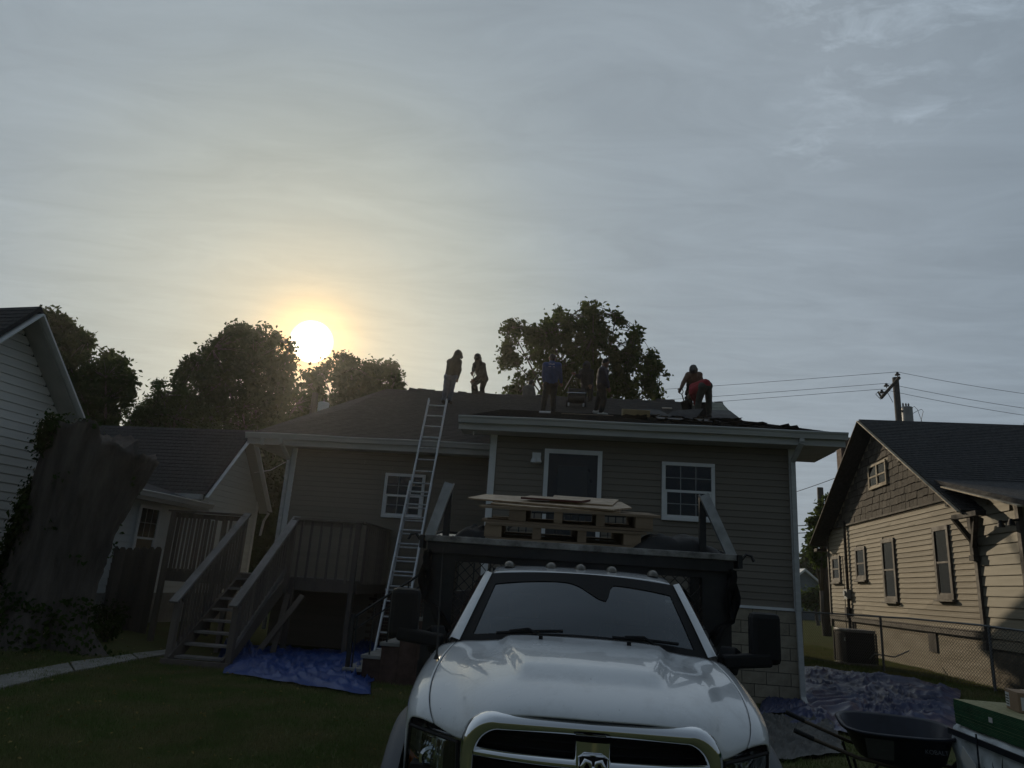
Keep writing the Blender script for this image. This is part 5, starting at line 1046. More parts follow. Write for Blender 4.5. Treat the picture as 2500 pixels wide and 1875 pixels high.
tarp('grey_tarp', 'grey plastic sheet on the grass beside the truck fender', [(1850, 1860), (2060, 1840), (2040, 1765), (1850, 1745)], 'tarp_grey', 0.07, 4.6, 64)

# fallen leaves and roofing scraps on the lawn
n_ = 700; P = np.c_[rng.uniform(-8, 0, n_), rng.uniform(7, 14, n_), np.zeros(n_)]; P[:, 2] = [gz(a, b)+.05 for a, b in P[:, :2]]; nn = rng.normal(0, .4, P.shape)+np.array([0, 0, 1.0]); nn /= np.linalg.norm(nn, axis=1, keepdims=True)
leafmat('dry_leaf', (0.20, 0.15, 0.05), (0.30, 0.25, 0.10), 0.2, 30.0); tag(leaves_mesh('fallen_leaves', P, nn, 0.022, 'dry_leaf'), 'dry leaves scattered over the lawn', 'leaves', kind='stuff')
# wheelbarrow
mat('barrow_tray', (0.014, 0.017, 0.03), 0.42, var=0.3, vscale=5); mat('tray_dirty', (0.05, 0.045, 0.038), 0.8, var=0.4, vscale=4); mat('letter_grey', (0.16, 0.165, 0.18), 0.6); mat('handle_wood', (0.10, 0.075, 0.05), 0.7, var=0.3)
wb = thing('wheelbarrow', 'dark blue wheelbarrow standing in front of the spread tarp', 'wheelbarrow', (3.86, 7.35, 0.02), R(-14)); wb.scale = (.94, .94, .94); wb.rotation_euler = (R(8), 0, R(-14))
def tray(f, z, n=12):   # egg-shaped ring; x along the barrow, wheel at +x
    return [(x*f[0]+f[2], y*f[1], z) for x, y in [(math.copysign(abs(math.cos(a))**0.62, math.cos(a)), math.copysign(abs(math.sin(a))**0.62, math.sin(a))*(1-0.10*math.cos(a))) for a in np.linspace(0, 2*math.pi, 41)[:-1]]]
o = MB().grid([tray((.30, .19, .06), .26), tray((.40, .26, .03), .34), tray((.50, .335, .0), .60), tray((.52, .35, 0), .615), tray((.53, .36, 0), .605), tray((.525, .355, 0), .585)], close=True)
o.f.append(tuple(range(40))[::-1]); to = o.build('tray', 'barrow_tray', wb, smooth=True, recalc=False); q = to.modifiers.new('solid', 'SOLIDIFY'); q.thickness = 0.008
MB().tube([p for p in tray((.53, .36, 0), .607)]+[tray((.53, .36, 0), .607)[0]], 0.014, 8).build('rim', 'barrow_tray', wb, smooth=True)
for s in (-1, 1):
    MB().tube([(.75, s*.07, .24), (.2, s*.16, .25), (-.4, s*.25, .34), (-.88, s*.29, .50)], .019, 8).build('handle', 'handle_wood', wb, smooth=True); MB().tube([(-.82, s*.286, .483), (-1.0, s*.297, .55)], .024, 8).build('grip', 'rubber', wb)
    MB().tube([(-.05, s*.17, .26), (-.25, s*.19, .0), (-.36, s*.20, .0), (-.45, s*.25, .33)], .014, 6).build('leg', 'iron_black', wb)
MB().lathe((.66, 0, .19), [(.08, -.045), (.17, -.05), (.195, 0), (.17, .05), (.08, .045)], 22, 'y').build('wheel', 'rubber', wb, smooth=True)
MB().tube([(-.25, -.19, .02), (-.25, .19, .02)], .012, 6).build('brace', 'iron_black', wb)
def text(body, parent, loc, rot, size, m, name='lettering', width=None):
    c = bpy.data.curves.new(name, 'FONT'); c.body = body; c.size = size; c.align_x = 'CENTER'; c.align_y = 'CENTER'; c.extrude = 0.001; c.offset = 0.004*size
    o = bpy.data.objects.new(name, c); COL.objects.link(o); dg = bpy.context.evaluated_depsgraph_get(); me = bpy.data.meshes.new_from_object(o.evaluated_get(dg)); bpy.data.objects.remove(o); me.materials.clear(); me.materials.append(MATS[m])
    r = link(name, me, parent, loc, rot); 
    if width: r.scale.x = width
    return r
text('KOBALT', wb, (.27, -.322, .49), (R(74), 0, R(4)), .055, 'letter_grey')
MB().add([(-.36, -.324, .56), (-.10, -.330, .56), (-.09, -.275, .36), (-.32, -.268, .36)], [(0, 1, 2, 3)]).build('sticker', 'tarp_grey', wb)

# shingle bundles, chipboard stack with green edges, nail box (right foreground)
mat('green_edge', (0.012, 0.075, 0.028), 0.75, var=0.35, vscale=5, stretch=(1, 1, 3)); mat('wrap_white', (0.62, 0.67, 0.70), 0.35, var=0.2, vscale=5, bump=0.4, bscale=9); mat('wrap_dark', (0.02, 0.025, 0.032), 0.35, var=0.3); mat('card', (0.30, 0.20, 0.125), 0.85, var=0.1, vscale=3); mat('label_white', (0.6, 0.6, 0.58), 0.6); mat('tape_clear', (0.55, 0.5, 0.45), 0.2); mat('ink', (0.02, 0.02, 0.02), 0.6); mat('osb_stack', (0.36, 0.33, 0.17), 0.8, vscale=20, bump=0.3, bscale=40, col2=(0.22, 0.21, 0.11), detail=4)
S_YAW = R(-98)     # x runs towards the camera along the left side, -y faces left
sb = thing('shingle_pallet', 'plastic wrapped pallet of shingle bundles under the green edged boards', 'building material', (4.25, 6.98, 0.0), S_YAW)
for r_ in range(4):
    for c_ in range(3): MB().box(0.02+c_*.9, .88+c_*.9, .02, 1.1, .12+r_*.14, .25+r_*.14).build('shingle_bundle', 'wrap_dark', sb, bevel=0.02)
MB().box(0, 2.7, 0, 1.15, 0, .11).build('pallet_base', 'pallet_wood', sb)
rows = []
for i in range(60):
    x = -0.02+2.75*i/59; rows.append([(x+0.004*math.sin(i*1.3+j), -0.035-0.02*fnoise(x*5, j*.6, 2)-0.012*math.sin(x*13+j*.7)+(0.05 if j == 16 else 0), .05+.64*j/16-(0.012*math.sin(x*5) if j == 16 else 0)) for j in range(17)])
k = MB().grid(rows).build('wrap', 'wrap_white', sb, smooth=True, recalc=False)
MB().grid([[(-0.03, -0.02+1.1*i/12, .05+.62*j/6) for j in range(7)] for i in range(13)]).build('wrap', 'wrap_white', sb)
MB().box(-.02, 2.73, -.075, -.062, .595, .645).build('wrap_band', 'wrap_dark', sb)
for x in (.52,): MB().box(x-.008, x+.008, -.085, -.076, .05, .68).build('strap', 'wrap_dark', sb)
for i in range(14):      # flame-like printed strokes
    x = .62+.15*i; h = .10+.09*((i*7) % 5)/4; k = MB(); pts_ = []
    for j in range(9): u = j/8; pts_.append((x+.035*math.sin(u*4+i), -.085, .30+h*u*1.5))
    k.tube(pts_, [.004, .02, .026, .024, .02, .015, .010, .006, .001], 5); q = k.build('printed_flame', 'ink', sb, smooth=True); q.scale = (1, .02, 1); q.location = (0, -.085*(1-.02)+.009, 0)
lb_ = MB().box(.22, .46, -.088, -.084, .38, .50).build('label', 'label_white', sb); lb_.rotation_euler = (0, R(28), 0); lb_.location = (-.16, 0, .20)
st = thing('chipboard_stack', 'stack of chipboard with green painted edges at the right edge', 'building material', (4.22, 6.95, 0.0), S_YAW)
for i in range(17):
    e = random.uniform(-.004, .004); q = MB().box(e, 2.44+e, e*.5, 1.22, .69+i*.0122, .69+i*.0122+.0112).build('chipboard_sheet', 'osb_stack', st); q.data.materials.append(MATS['green_edge'])
    for p in q.data.polygons:
        if abs(p.normal.z) < 0.5: p.material_index = 1
MB().box(.62, .68, -.007, -.0055, .80, .84).build('paper_scrap', 'label_white', st)
nb = thing('cardboard_box', 'small brown cardboard box with white labels on the green edged boards', 'box', (4.50, 6.33, .899), S_YAW+R(-12))
MB().box(-.17, .17, -.14, .14, 0, .155).build('carton', 'card', nb, bevel=0.003); MB().box(-.16, -.06, -.1425, -.1405, .02, .13).build('label', 'label_white', nb); MB().box(.1705, .172, -.12, .0, .02, .12).build('label', 'label_white', nb)
for i in range(4): MB().box(-.15, -.07, -.1445, -.1427, .035+i*.022, .043+i*.022).build('print', 'ink', nb)
MB().box(-.17, .17, -.03, .03, .1555, .1565).build('tape', 'tape_clear', nb)

# ------------------------------------------------------------------ bits lying on the roof
def onroof(name, label, cat, m, x, y, pts, th, dz=0.02, tilt=0.0, rz=0.0, group=None):
    z = zlow(y) if (-0.88 < x < 5.6 and y < YM) else zmain(y); sl_ = math.atan(0.265 if y < YM else 0.4713)
    o = MB().prism([(a, b, 0) for a, b in pts], (0, 0, th)).build(name, m, None, label=label, cat=cat, group=group); o.location = HW(x, y, z+dz); o.rotation_euler = (sl_+tilt, 0, H_YAW+rz); return o
mat('foam_yellow', (0.36, 0.27, 0.14), 0.8, var=0.2); mat('bare_deck', (0.30, 0.25, 0.19), 0.85, var=0.3, vscale=5)
rect = lambda w, d: [(-w/2, -d/2), (w/2, -d/2), (w/2, d/2), (-w/2, d/2)]
onroof('shingle_bundle', 'yellow brown wrapped bundle on the roof right of the striped trousers', 'bundle', 'foam_yellow', 2.75, 5.0, rect(.68, .40), .17, .02, 0, .05)
G = 'torn roofing scraps'
onroof('felt_scrap', 'lifted dark felt flap right of the yellow bundle', 'roofing scrap', 'roof_felt', 3.25, 5.3, [(-.45, -.2), (.5, -.25), (.2, .3), (-.4, .25)], .01, .10, .35, .1, G)
onroof('felt_scrap', 'dark felt flap tented up left of the kneeling shovel', 'roofing scrap', 'roof_felt', 4.0, 5.4, [(-.5, -.2), (.3, -.3), (.55, .35), (-.2, .2)], .01, .12, .45, -.1, G)
onroof('felt_scrap', 'flat felt strip on the lower roof edge in the middle', 'roofing scrap', 'roof_felt', 3.9, 3.2, rect(1.6, .5), .015, .03, .05, .06, G)
onroof('board_scrap', 'long pale strip lying along the roof edge below the blue shirt', 'roofing scrap', 'bare_deck', 1.5, 3.8, rect(1.25, .05), .02, .03, 0, -.02, G)
onroof('board_scrap', 'pale strip on the roof edge below the red shirt', 'roofing scrap', 'bare_deck', 4.25, 4.0, rect(.4, .05), .02, .04, 0, .02, G)
onroof('board_scrap', 'small pale board patch near the ridge', 'roofing scrap', 'bare_deck', 3.85, 7.4, rect(.28, .2), .012, .03, 0, 0, G)
onroof('board_scrap', 'pale board patch beside the shovel blade near the ridge', 'roofing scrap', 'bare_deck', 4.75, 8.0, rect(.3, .14), .012, .03, 0, 0, G)
onroof('felt_sheet', 'greenish felt sheet draped over the right ridge end', 'roofing scrap', 'felt_green', 5.2, 7.75, [(-.42, -.7), (.4, -.7), (.42, .7), (-.2, .75)], .015, .05, 0, 0, G)
onroof('felt_sheet', 'brown felt sheet at the right gable edge below the green one', 'roofing scrap', 'roof_felt', 5.2, 6.75, [(-.45, -.5), (.5, -.55), (.45, .5), (-.3, .4)], .015, .06, .05, .1, G)
onroof('metal_flashing', 'small grey flashing piece left of the blue shirt worker', 'roofing scrap', 'grey_metal', .45, 4.2, rect(.28, .3), .03, .02, .1, 0, G)
random.seed(21)
k = MB()
for i in range(90):
    x, y = random.uniform(2.4, 5.5), random.uniform(0.5, 6.2); z = zlow(y)+.015; a = random.uniform(0, 3); w, d = random.uniform(.06, .28), random.uniform(.05, .18); up_ = random.uniform(0, .06); c_, s_ = math.cos(a), math.sin(a)
    k.add([(x-w*c_, y-w*s_, z+up_), (x+d*s_, y-d*c_, z+.02), (x+w*c_, y+w*s_, z+up_*random.random()+.02), (x-d*s_, y+d*c_, z+.03)], [(0,1,2,3)])
o = k.build('loose_shingles', 'asphalt_shingle', None, recalc=False, label='litter of torn shingle scraps over the right roof', cat='debris', kind='stuff'); o.location = (0, 13.1, 0); o.rotation_euler = (0, 0, H_YAW)
# small wheeled compressor on the roof between the workers
cpz = thing('air_compressor', 'black wheeled compressor with chrome bar between two roof workers', 'compressor', HW(1.20, 7.1, zmain(7.1)+.02), H_YAW)
cpz.scale = (.8, .8, .8); MB().tube([(-.30, 0, .30), (.30, 0, .30)], [.17, .17], 14).build('tank', 'black_steel', cpz); MB().box(-.3, .3, -.15, .15, .46, .66).build('motor_cover', 'black_steel', cpz, bevel=0.03); MB().tube([(-.36, -.2, .47), (.34, -.2, .47)], .022, 8).build('chrome_bar', 'chrome', cpz)
for s in (-1, 1): MB().lathe((s*.33, 0, .13), [(.06, -.025), (.125, -.03), (.13, 0), (.125, .03), (.06, .025)], 14, 'x').build('wheel', 'rubber', cpz); MB().box(s*.27-.03, s*.27+.03, -.2, -.14, -.02, .10).build('foot', 'galv', cpz); MB().tube([(s*.3, .1, .3), (s*.3, .3, .75), (s*.26, .32, .8)], .015, 6).build('handle', 'black_steel', cpz)
# ------------------------------------------------------------------ people on the roof
mat('skin', (0.16, 0.085, 0.055), 0.6, var=0.1); mat('hair', (0.012, 0.010, 0.009), 0.7)
for n_, c_ in dict(hoodie_black=(.022, .024, .022), jeans_blue=(.10, .13, .20), cloth_dark=(.018, .018, .020), shirt_blue=(.035, .075, .20), trousers_brown=(.030, .028, .027), shirt_grey=(.10, .10, .10), jacket_navy=(.022, .026, .048), shirt_red=(.30, .018, .028), trousers_olive=(.045, .048, .042), shoe_white=(.50, .50, .48), shoe_dark=(.02, .018, .016), print_white=(.55, .57, .6)).items():
    mat(n_, c_, 0.85, var=0.15, vscale=9, bump=0.4, bscale=14)
def cap_mesh(k, a, b, ra, rb, n=12):
    """closed tapered capsule"""
    d = (b-a); L_ = d.length
    if L_ < 1e-4: d = Vector((0, 0, 1)); b = a+d*1e-3; L_ = 1e-3
    d = d/L_; pts, rs = [], []
    for i in range(5): t = math.pi/2*(1-i/4); pts.append(a-d*(ra*math.sin(t))); rs.append(max(0.0015, ra*math.cos(t)))
    for i in range(5): t = math.pi/2*i/4; pts.append(b+d*(rb*math.sin(t))); rs.append(max(0.0015, rb*math.cos(t)))
    k.tube(pts, rs, n)
def person(label, D, J, mats, hood=False, cap=None, long_hair=False, voxel=0.014, build=1.17, face=-1, group='roofers at work'):
    """J: joint -> (px, py, depth offset in m). mats: region -> material. One continuous skin from blended tapered limbs."""
    P_ = {k: at(v[0], v[1], D+(v[2] if len(v) > 2 else 0)) for k, v in J.items()}
    foot = (P_['anL']+P_['anR'])/2; root = thing('person', label, 'person', (foot.x, foot.y, min(P_['anL'].z, P_['anR'].z)-0.06), 0, group); o0 = root.location.copy(); P_ = {k: v-o0 for k, v in P_.items()}
    prim = []; B = build
    def c(a, b, ra, rb, reg): f_ = 1.0 if reg in ('head', 'hood', 'hair', 'skin') else B; prim.append((P_[a] if isinstance(a, str) else a, P_[b] if isinstance(b, str) else b, ra*f_, rb*f_, reg))
    up_ = (P_['head']-P_['neck']).normalized(); hd = P_['head']
    c(hd-up_*.035, hd+up_*.025, .085, .098, 'head'); fw = Vector((J['look'][0], J['look'][1], J['look'][2])).normalized() if 'look' in J and False else None
    look = LOOK.get(label, Vector((0, -1, 0))); side = look.cross(up_).normalized()
    c(hd+look*.055-up_*.06, hd+look*.06-up_*.075, .055, .045, 'head'); c(hd+look*.085-up_*.005, hd+look*.105-up_*.03, .014, .018, 'head')
    for s in (-1, 1): c(hd+side*.092*s+up_*.01, hd+side*.095*s-up_*.03, .018, .014, 'head')
    c('neck', hd-up_*.05, .062, .06, 'head')
    if hood:
        c(hd-look*.015+up_*.02, hd-look*.03+up_*.05, .13, .11, 'hood'); c(hd-look*.02, P_['neck']-look*.02, .118, .10, 'hood'); c(hd+look*.03+up_*.03, hd+look*.125+up_*.0, .105, .055, 'hood'); c(P_['neck'], P_['chest'].lerp(P_['neck'], .6), .11, .12, 'shirt')
    for s in 'LR':
        sh, el, ha, hip, kn, an = (P_[j+s] for j in ('sh', 'el', 'ha', 'hip', 'kn', 'an'))
        c(sh, sh.lerp(el, .5), .078, .064, 'shirt'); c(sh.lerp(el, .5), el, .064, .054, 'shirt'); c(el, el.lerp(ha, .45), .052, .050, 'sleeve'); c(el.lerp(ha, .45), ha, .050, .036, 'sleeve')
        fd = (ha-el).normalized(); w_ = fd.cross(Vector((0, 1, 0.2))); w_ = w_.normalized() if w_.length > .05 else Vector((1, 0, 0)); nrm_ = w_.cross(fd)
        pm = ha+fd*.075; c(ha+fd*.02-w_*.012, pm-w_*.015, .028, .026, 'skin'); c(ha+fd*.02+w_*.012, pm+w_*.015, .028, .026, 'skin')
        for i, l in enumerate((.062, .075, .070, .055)):      # four fingers, slightly curled
            b0 = pm+w_*(-.033+.022*i)+fd*.012; m_ = b0+fd*l*.55+nrm_*.010; e_ = m_+fd*l*.35+nrm_*.026; c(b0, m_, .0105, .0100, 'skin'); c(m_, e_, .0100, .0090, 'skin')
        t0 = ha+fd*.035-w_*.036; t1 = t0-w_*.03+fd*.028+nrm_*.012; c(t0, t1, .0125, .0115, 'skin'); c(t1, t1+fd*.032+nrm_*.008, .0115, .0095, 'skin')
        c(hip, hip.lerp(kn, .5), .098, .086, 'pants'); c(hip.lerp(kn, .5), kn, .086, .072, 'pants'); c(kn, kn.lerp(an, .4), .070, .070, 'pants'); c(kn.lerp(an, .4), an+Vector((0, 0, .03)), .070, .056, 'pants')
        c(P_['pelvis'].lerp(hip, .5), sh.lerp(P_['chest'], .35), .112, .108, 'shirt')
        tq = (TOES.get(label) or look); tz = Vector((tq.x, tq.y, 0)).normalized(); c(an-tz*.05+Vector((0, 0, -.035)), an+tz*.03+Vector((0, 0, -.03)), .042, .045, 'shoe'); c(an+tz*.03+Vector((0, 0, -.03)), an+tz*.165+Vector((0, 0, -.042)), .046, .034, 'shoe'); c(an+Vector((0, 0, .03)), an, .045, .045, 'shoe')
    c('shL', 'shR', .082, .082, 'shirt'); c('pelvis', 'chest', .125, .140, 'shirt'); c('hipL', 'hipR', .112, .112, 'pants'); c('chest', 'neck', .13, .07, 'shirt'); c('pelvis', P_['hipL'].lerp(P_['hipR'], .5), .12, .12, 'pants')
    if long_hair or cap is None and not hood: c(hd+up_*.035-look*.02, hd+up_*.03-look*.035, .095, .09, 'hair'); c(hd-look*.05, hd-look*.055-up_*.05, .075, .06, 'hair')
    if cap: c(hd+up_*.045-look*.01, hd+up_*.055-look*.01, .102, .095, 'hair'); c(hd+look*.09+up_*.055+side*.03, hd+look*.16+up_*.045+side*.02, .014, .010, 'hair'); c(hd+look*.09+up_*.055-side*.03, hd+look*.16+up_*.045-side*.02, .014, .010, 'hair')
    k = MB()
    for a, b, ra, rb, _ in prim: cap_mesh(k, a, b, ra, rb)
    me = k.mesh('body_src'); tmp = bpy.data.objects.new('tmp', me); COL.objects.link(tmp); rm = tmp.modifiers.new('r', 'REMESH'); rm.mode = 'VOXEL'; rm.voxel_size = voxel; sm = tmp.modifiers.new('s', 'SMOOTH'); sm.iterations = 3; sm.factor = .5
    dg = bpy.context.evaluated_depsgraph_get(); out = bpy.data.meshes.new_from_object(tmp.evaluated_get(dg)); bpy.data.objects.remove(tmp); out.name = 'body'
    names = []; 
    for r_ in ('shirt', 'pants', 'skin', 'hair', 'shoe', 'hood', 'head', 'sleeve'):
        nm = mats.get(r_) or {'skin': 'skin', 'head': 'skin', 'hair': 'hair', 'shoe': 'shoe_dark', 'hood': mats['shirt'], 'sleeve': mats['shirt']}[r_]; names.append(r_); out.materials.append(MATS[nm])
    n = len(out.polygons); ce = np.zeros(n*3); out.polygons.foreach_get('center', ce); ce = ce.reshape(-1, 3); best = np.full(n, 9e9); idx = np.zeros(n, dtype=np.int32)
    for a, b, ra, rb, reg in prim:
        a_, b_ = np.array(a), np.array(b); d = b_-a_; t = np.clip(((ce-a_)@d)/max(1e-9, d@d), 0, 1); q = np.linalg.norm(ce-(a_+t[:, None]*d), axis=1)-(ra+(rb-ra)*t); w = q < best; best[w] = q[w]; idx[w] = names.index(reg)
    # drop-in folds: small displacement so clothing is not smooth
    out.polygons.foreach_set('material_index', idx); out.polygons.foreach_set('use_smooth', np.ones(n, dtype=bool)); nv = len(out.vertices); co = np.zeros(nv*3); out.vertices.foreach_get('co', co); co = co.reshape(-1, 3)
    nrmv = np.zeros(nv*3); out.vertices.foreach_get('normal', nrmv); nrmv = nrmv.reshape(-1, 3); dsp = np.array([0.008*fnoise(p[0]*14, p[1]*14, p[2]*9)+0.004*fnoise(p[0]*30, p[1]*30, p[2]*22) for p in co]); out.vertices.foreach_set('co', (co+nrmv*dsp[:, None]).ravel()); out.update()
    link('body', out, root)
    e = MB()
    for s in (-1, 1): cap_mesh(e, hd+look*.092+side*.036*s+up_*.015, hd+look*.094+side*.036*s+up_*.015, .011, .011, 8)
    e.build('eyes', 'hair', root); m_ = MB(); cap_mesh(m_, hd+look*.104+side*.022-up_*.068, hd+look*.104-side*.022-up_*.068, .006, .006, 8); m_.build('mouth', 'hair', root)
    root['origin'] = 1; del root['origin']
    return root, P_, o0
W = Vector; LOOK = {}; TOES = {}
l1 = 'worker in black hoodie and blue jeans at the top of the ladder'; LOOK[l1] = W((.75, .62, -.25)).normalized(); TOES[l1] = W((.3, 1, 0))
person(l1, 20.6, dict(head=(1118.5, 867, .06), neck=(1113, 877, .02), chest=(1108.5, 889), pelvis=(1101.5, 913), shL=(1098, 883.5), shR=(1120.5, 883.5), elL=(1099, 901, .2), haL=(1108, 917, .28), elR=(1122, 904, .05), haR=(1117.5, 922, .08), hipL=(1094, 920), hipR=(1106, 920), knL=(1088.5, 949, -.02), knR=(1102.5, 949), anL=(1083, 978), anR=(1098, 978)), dict(shirt='hoodie_black', pants='jeans_blue'), hood=True)
l2 = 'worker in black leaning on a shovel beyond the ridge, left of the tree'; LOOK[l2] = W((-.35, -.9, -.25)).normalized(); TOES[l2] = W((-.5, -.9, 0))
r2, p2_, o2 = person(l2, 22.6, dict(head=(1166, 874, -.1), neck=(1168, 885, -.05), chest=(1171.5, 899), pelvis=(1180, 921), shL=(1160.5, 891, -.05), shR=(1179.5, 891), elL=(1156.5, 900, -.15), haL=(1154.8, 907, -.25), elR=(1172, 917, -.3), haR=(1157.5, 927, -.32), hipL=(1172, 925, -.03), hipR=(1183, 925, .03), knL=(1156.5, 938, -.3), knR=(1177, 948, .0), anL=(1160, 968, -.15), anR=(1178, 976, .05)), dict(shirt='cloth_dark', pants='cloth_dark'), hood=True)
l3 = 'worker in blue printed shirt seen from behind on the roof'; LOOK[l3] = W((.1, .97, -.2)).normalized()
r3, p3_, o3 = person(l3, 19.6, dict(head=(1349, 875.5, .08), neck=(1348, 885.5, .03), chest=(1347.5, 902), pelvis=(1346, 932), shL=(1332, 892), shR=(1363.5, 892), elL=(1327.5, 915, .05), haL=(1329, 933, .16), elR=(1367.5, 915, .04), haR=(1370, 933, .12), hipL=(1338, 939), hipR=(1352, 939), knL=(1329.5, 972), knR=(1350.5, 972), anL=(1325, 1005), anR=(1351, 1006)), dict(shirt='shirt_blue', pants='trousers_brown'))
l4 = 'crouching worker in grey shirt, half hidden behind the ridge'; LOOK[l4] = W((.3, .9, -.3)).normalized()
person(l4, 22.4, dict(head=(1297, 936, .25), neck=(1295, 944, .18), chest=(1291, 951, .05), pelvis=(1288, 974, -.05), shL=(1282.5, 950, .08), shR=(1299, 950, .1), elL=(1281, 964, .15), haL=(1286, 975, .3), elR=(1304, 964, .15), haR=(1301, 975, .35), hipL=(1283, 977), hipR=(1294, 977), knL=(1279, 985, .35), knR=(1299, 985, .35), anL=(1281, 1000, .05), anR=(1297, 1000, .05)), dict(shirt='shirt_grey', pants='cloth_dark'))
l5 = 'dark hooded worker standing at the ridge in front of the tree'; LOOK[l5] = W((-.4, -.9, -.1)).normalized()
person(l5, 21.7, dict(head=(1432, 893, -.04), neck=(1432, 903), chest=(1432, 915), pelvis=(1434, 939), shL=(1421, 908), shR=(1443, 908), elL=(1415, 921, -.1), haL=(1405, 915, -.22), elR=(1446, 922), haR=(1443, 938, -.12), hipL=(1428, 943), hipR=(1440, 943), knL=(1426, 960, -.05), knR=(1441, 960), anL=(1425, 980), anR=(1441, 980)), dict(shirt='cloth_dark', pants='cloth_dark'), hood=True)
l6 = 'worker in navy jacket, striped trousers and white shoes'; LOOK[l6] = W((.97, -.05, -.2)).normalized(); TOES[l6] = W((1, -.25, 0))
r6, p6_, o6 = person(l6, 19.4, dict(head=(1478, 887.5), neck=(1474.5, 898), chest=(1472.5, 911), pelvis=(1468.5, 938), shL=(1470, 903, -.17), shR=(1475, 903, .17), elL=(1479, 926, -.17), haL=(1484.5, 945, -.14), elR=(1480, 925, .2), haR=(1486, 944, .2), hipL=(1467, 943, -.09), hipR=(1470, 943, .09), knL=(1474.5, 975, -.08), knR=(1461.5, 974, .08), anL=(1467, 1008, -.08), anR=(1455.5, 1003, .12)), dict(shirt='jacket_navy', pants='cloth_dark', shoe='shoe_white'), cap=True)
# white stripe down the trouser leg, as a ribbon just off the cloth
pts_ = [p6_['hipL']+W((.03, -.10, -.02)), p6_['hipL'].lerp(p6_['knL'], .5)+W((.02, -.092, 0)), p6_['knL']+W((.01, -.078, 0)), p6_['knL'].lerp(p6_['anL'], .5)+W((0, -.074, 0)), p6_['anL']+W((0, -.062, .05))]
MB().grid([[p-W((.010, 0, 0)) for p in pts_], [p+W((.010, 0, 0)) for p in pts_]]).build('trouser_stripe', 'print_white', r6)
l7 = 'bare chested worker with covered head pushing a shovel'; LOOK[l7] = W((-.1, -.93, -.3)).normalized()
r7, p7_, o7 = person(l7, 19.9, dict(head=(1693.2, 903, -.12), neck=(1693.5, 914, -.04), chest=(1693.5, 926), pelvis=(1691, 951, .1), shL=(1680.5, 915.5), shR=(1707, 915.5), elL=(1669.5, 932, -.08), haL=(1662.5, 948, -.2), elR=(1713, 932, -.1), haR=(1703, 948, -.28), hipL=(1686, 957, .08), hipR=(1699, 957, .08), knL=(1683.5, 981, -.05), knR=(1704, 981), anL=(1682.5, 1010, .05), anR=(1706, 1010, .1)), dict(shirt='skin', pants='cloth_dark', hood='shirt_grey', hair='cloth_dark'), hood=True)
k = MB()     # shirt knotted round the waist
for i in range(7): a = p7_['pelvis']+W((-.17+.02*(i % 3), -.05+.03*i-.1, .08-.055*i)); cap_mesh(k, a, a+W((-.03*(i % 2), 0, -.08)), .055, .04, 8)
k.build('knotted_shirt', 'cloth_dark', r7, smooth=True)
l8 = 'worker in red shirt bent far over with back to the camera'; LOOK[l8] = W((-.7, .3, -.65)).normalized(); TOES[l8] = W((-.35, .9, 0))
person(l8, 19.3, dict(head=(1687, 966, .42), neck=(1690, 958, .36), chest=(1697, 949, .22), pelvis=(1722, 938, .0), shL=(1690.5, 958, .12), shR=(1692, 944.5, .40), elL=(1697, 978, .22), haL=(1703, 998, .32), elR=(1700, 968, .5), haR=(1708, 990, .5), hipL=(1716, 944, -.04), hipR=(1728, 942, .04), knL=(1705.5, 981, .02), knR=(1731, 981, .05), anL=(1699.5, 1014, -.02), anR=(1731, 1014, .05)), dict(shirt='shirt_red', pants='trousers_olive'), build=1.2)
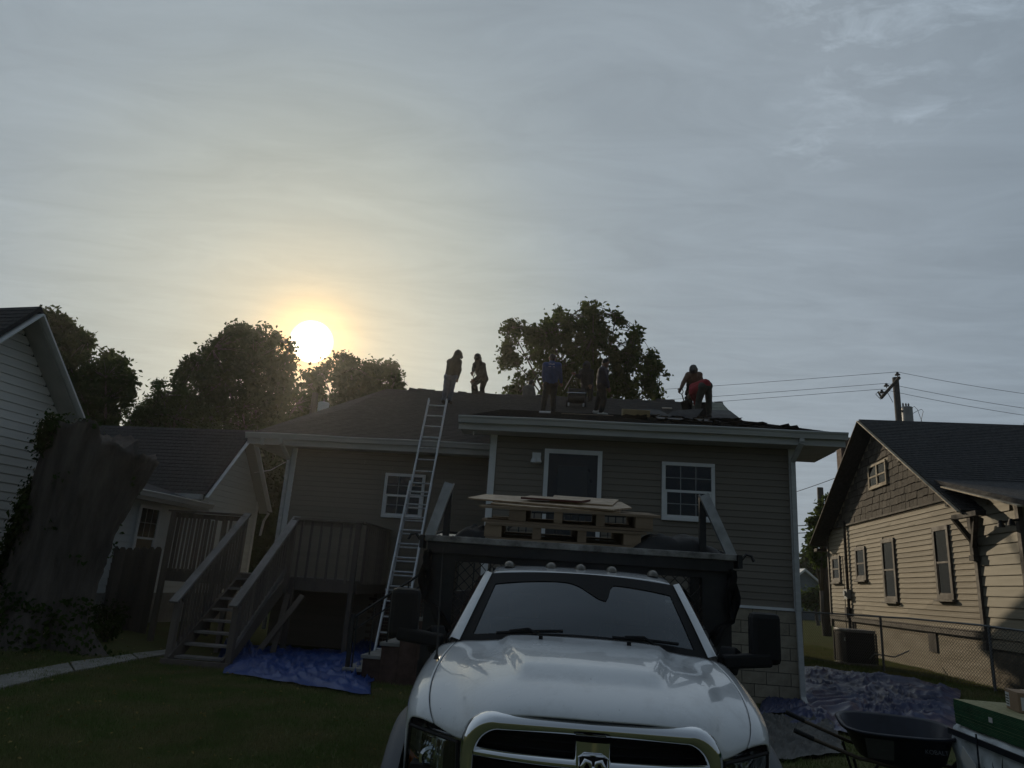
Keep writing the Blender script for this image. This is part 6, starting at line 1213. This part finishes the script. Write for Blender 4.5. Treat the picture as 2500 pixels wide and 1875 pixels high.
# faded two-line print on the blue shirt back (too worn to read)
bz = p3_['chest']+W((0, -.146, .10)); k = MB(); random.seed(4)
for row, n in ((0, 9), (1, 8)):
    x = -.105
    for i in range(n): w = random.uniform(.014, .024); h = random.uniform(.012, .026); k.box(bz.x+x, bz.x+x+w*.7, bz.y-.004, bz.y+.0, bz.z-row*.075-(.0), bz.z-row*.075+h); x += w
k.build('shirt_print', 'print_white', r3)
def shovel(label, top, tip, lab_r=None):
    """D-handled roofing shovel from the grip to the blade tip"""
    t = thing('shovel', label, 'shovel', tuple(tip), 0, 'shovels'); a = Vector(top)-Vector(tip); d = a.normalized(); s = d.cross(Vector((0, 1, 0))).normalized(); f_ = s.cross(d)
    MB().tube([d*.22, a-d*.12], .017, 8).build('shaft', 'handle_wood', t, smooth=True); MB().tube([a-d*.13, a-d*.09-s*.055, a-s*.06, a+d*.01-s*.045, a+d*.01+s*.045, a+s*.06, a-d*.09+s*.055, a-d*.13], .012, 6).build('grip', 'black_plastic', t)
    MB().add([s*-.11, s*.11, d*.26+s*.10, d*.26-s*.10, s*-.11+f_*.006, s*.11+f_*.006, d*.26+s*.10+f_*.03, d*.26-s*.10+f_*.03], [(0,1,2,3), (7,6,5,4), (0,4,5,1), (1,5,6,2), (2,6,7,3), (3,7,4,0)]).build('blade', 'black_steel', t); return t
shovel('shovel held upright by the worker in black beyond the ridge', o2+p2_['haL']+W((0, -.03, -.03)), at(1160, 962, 22.3))
shovel('shovel with wooden shaft pushed by the bare chested worker', o7+p7_['haL']+W((-.02, -.03, -.05)), at(1676, 1000, 19.75))
t = thing('pry_bar', 'thin pry bar held by the dark hooded worker', 'tool', tuple(at(1378, 951, 21.6))); q = at(1402, 909, 21.45)-at(1378, 951, 21.6); MB().tube([W((0, 0, 0)), q*.5, q, q+W((.05, 0, .01))], .011, 6).build('bar', 'grey_metal', t)
bk_ = thing('bucket', 'black bucket between the legs of the bent worker', 'bucket', tuple(at(1719, 1016, 19.75))); MB().lathe((0, 0, 0), [(.13, 0), (.15, .34), (.16, .35), (.145, .35), (.12, .03)], 18).build('pail', 'black_steel', bk_); MB().tube([(-.155, 0, .33), (-.1, 0, .46), (.1, 0, .46), (.155, 0, .33)], .006, 5).build('bail', 'galv', bk_)
# ------------------------------------------------------------------ morning haze volume, added also to imitate the veil of lens flare
hzm = bpy.data.materials.new('haze_veil'); hzm.use_nodes = True; t_ = hzm.node_tree; t_.nodes.clear(); o_ = N(t_, 'ShaderNodeOutputMaterial'); pv_ = N(t_, 'ShaderNodeVolumePrincipled')
pv_.inputs['Color'].default_value = (0.95, 0.93, 0.9, 1); pv_.inputs['Density'].default_value = 0.0005; pv_.inputs['Anisotropy'].default_value = 0.79; t_.links.new(pv_.outputs[0], o_.inputs['Volume']); MATS['haze_veil'] = hzm
MB().box(-95, 95, -12, 110, -1.4, 20).build('haze', 'haze_veil', None, kind='stuff', label='thin warm morning haze that also stands in for lens flare', cat='haze')
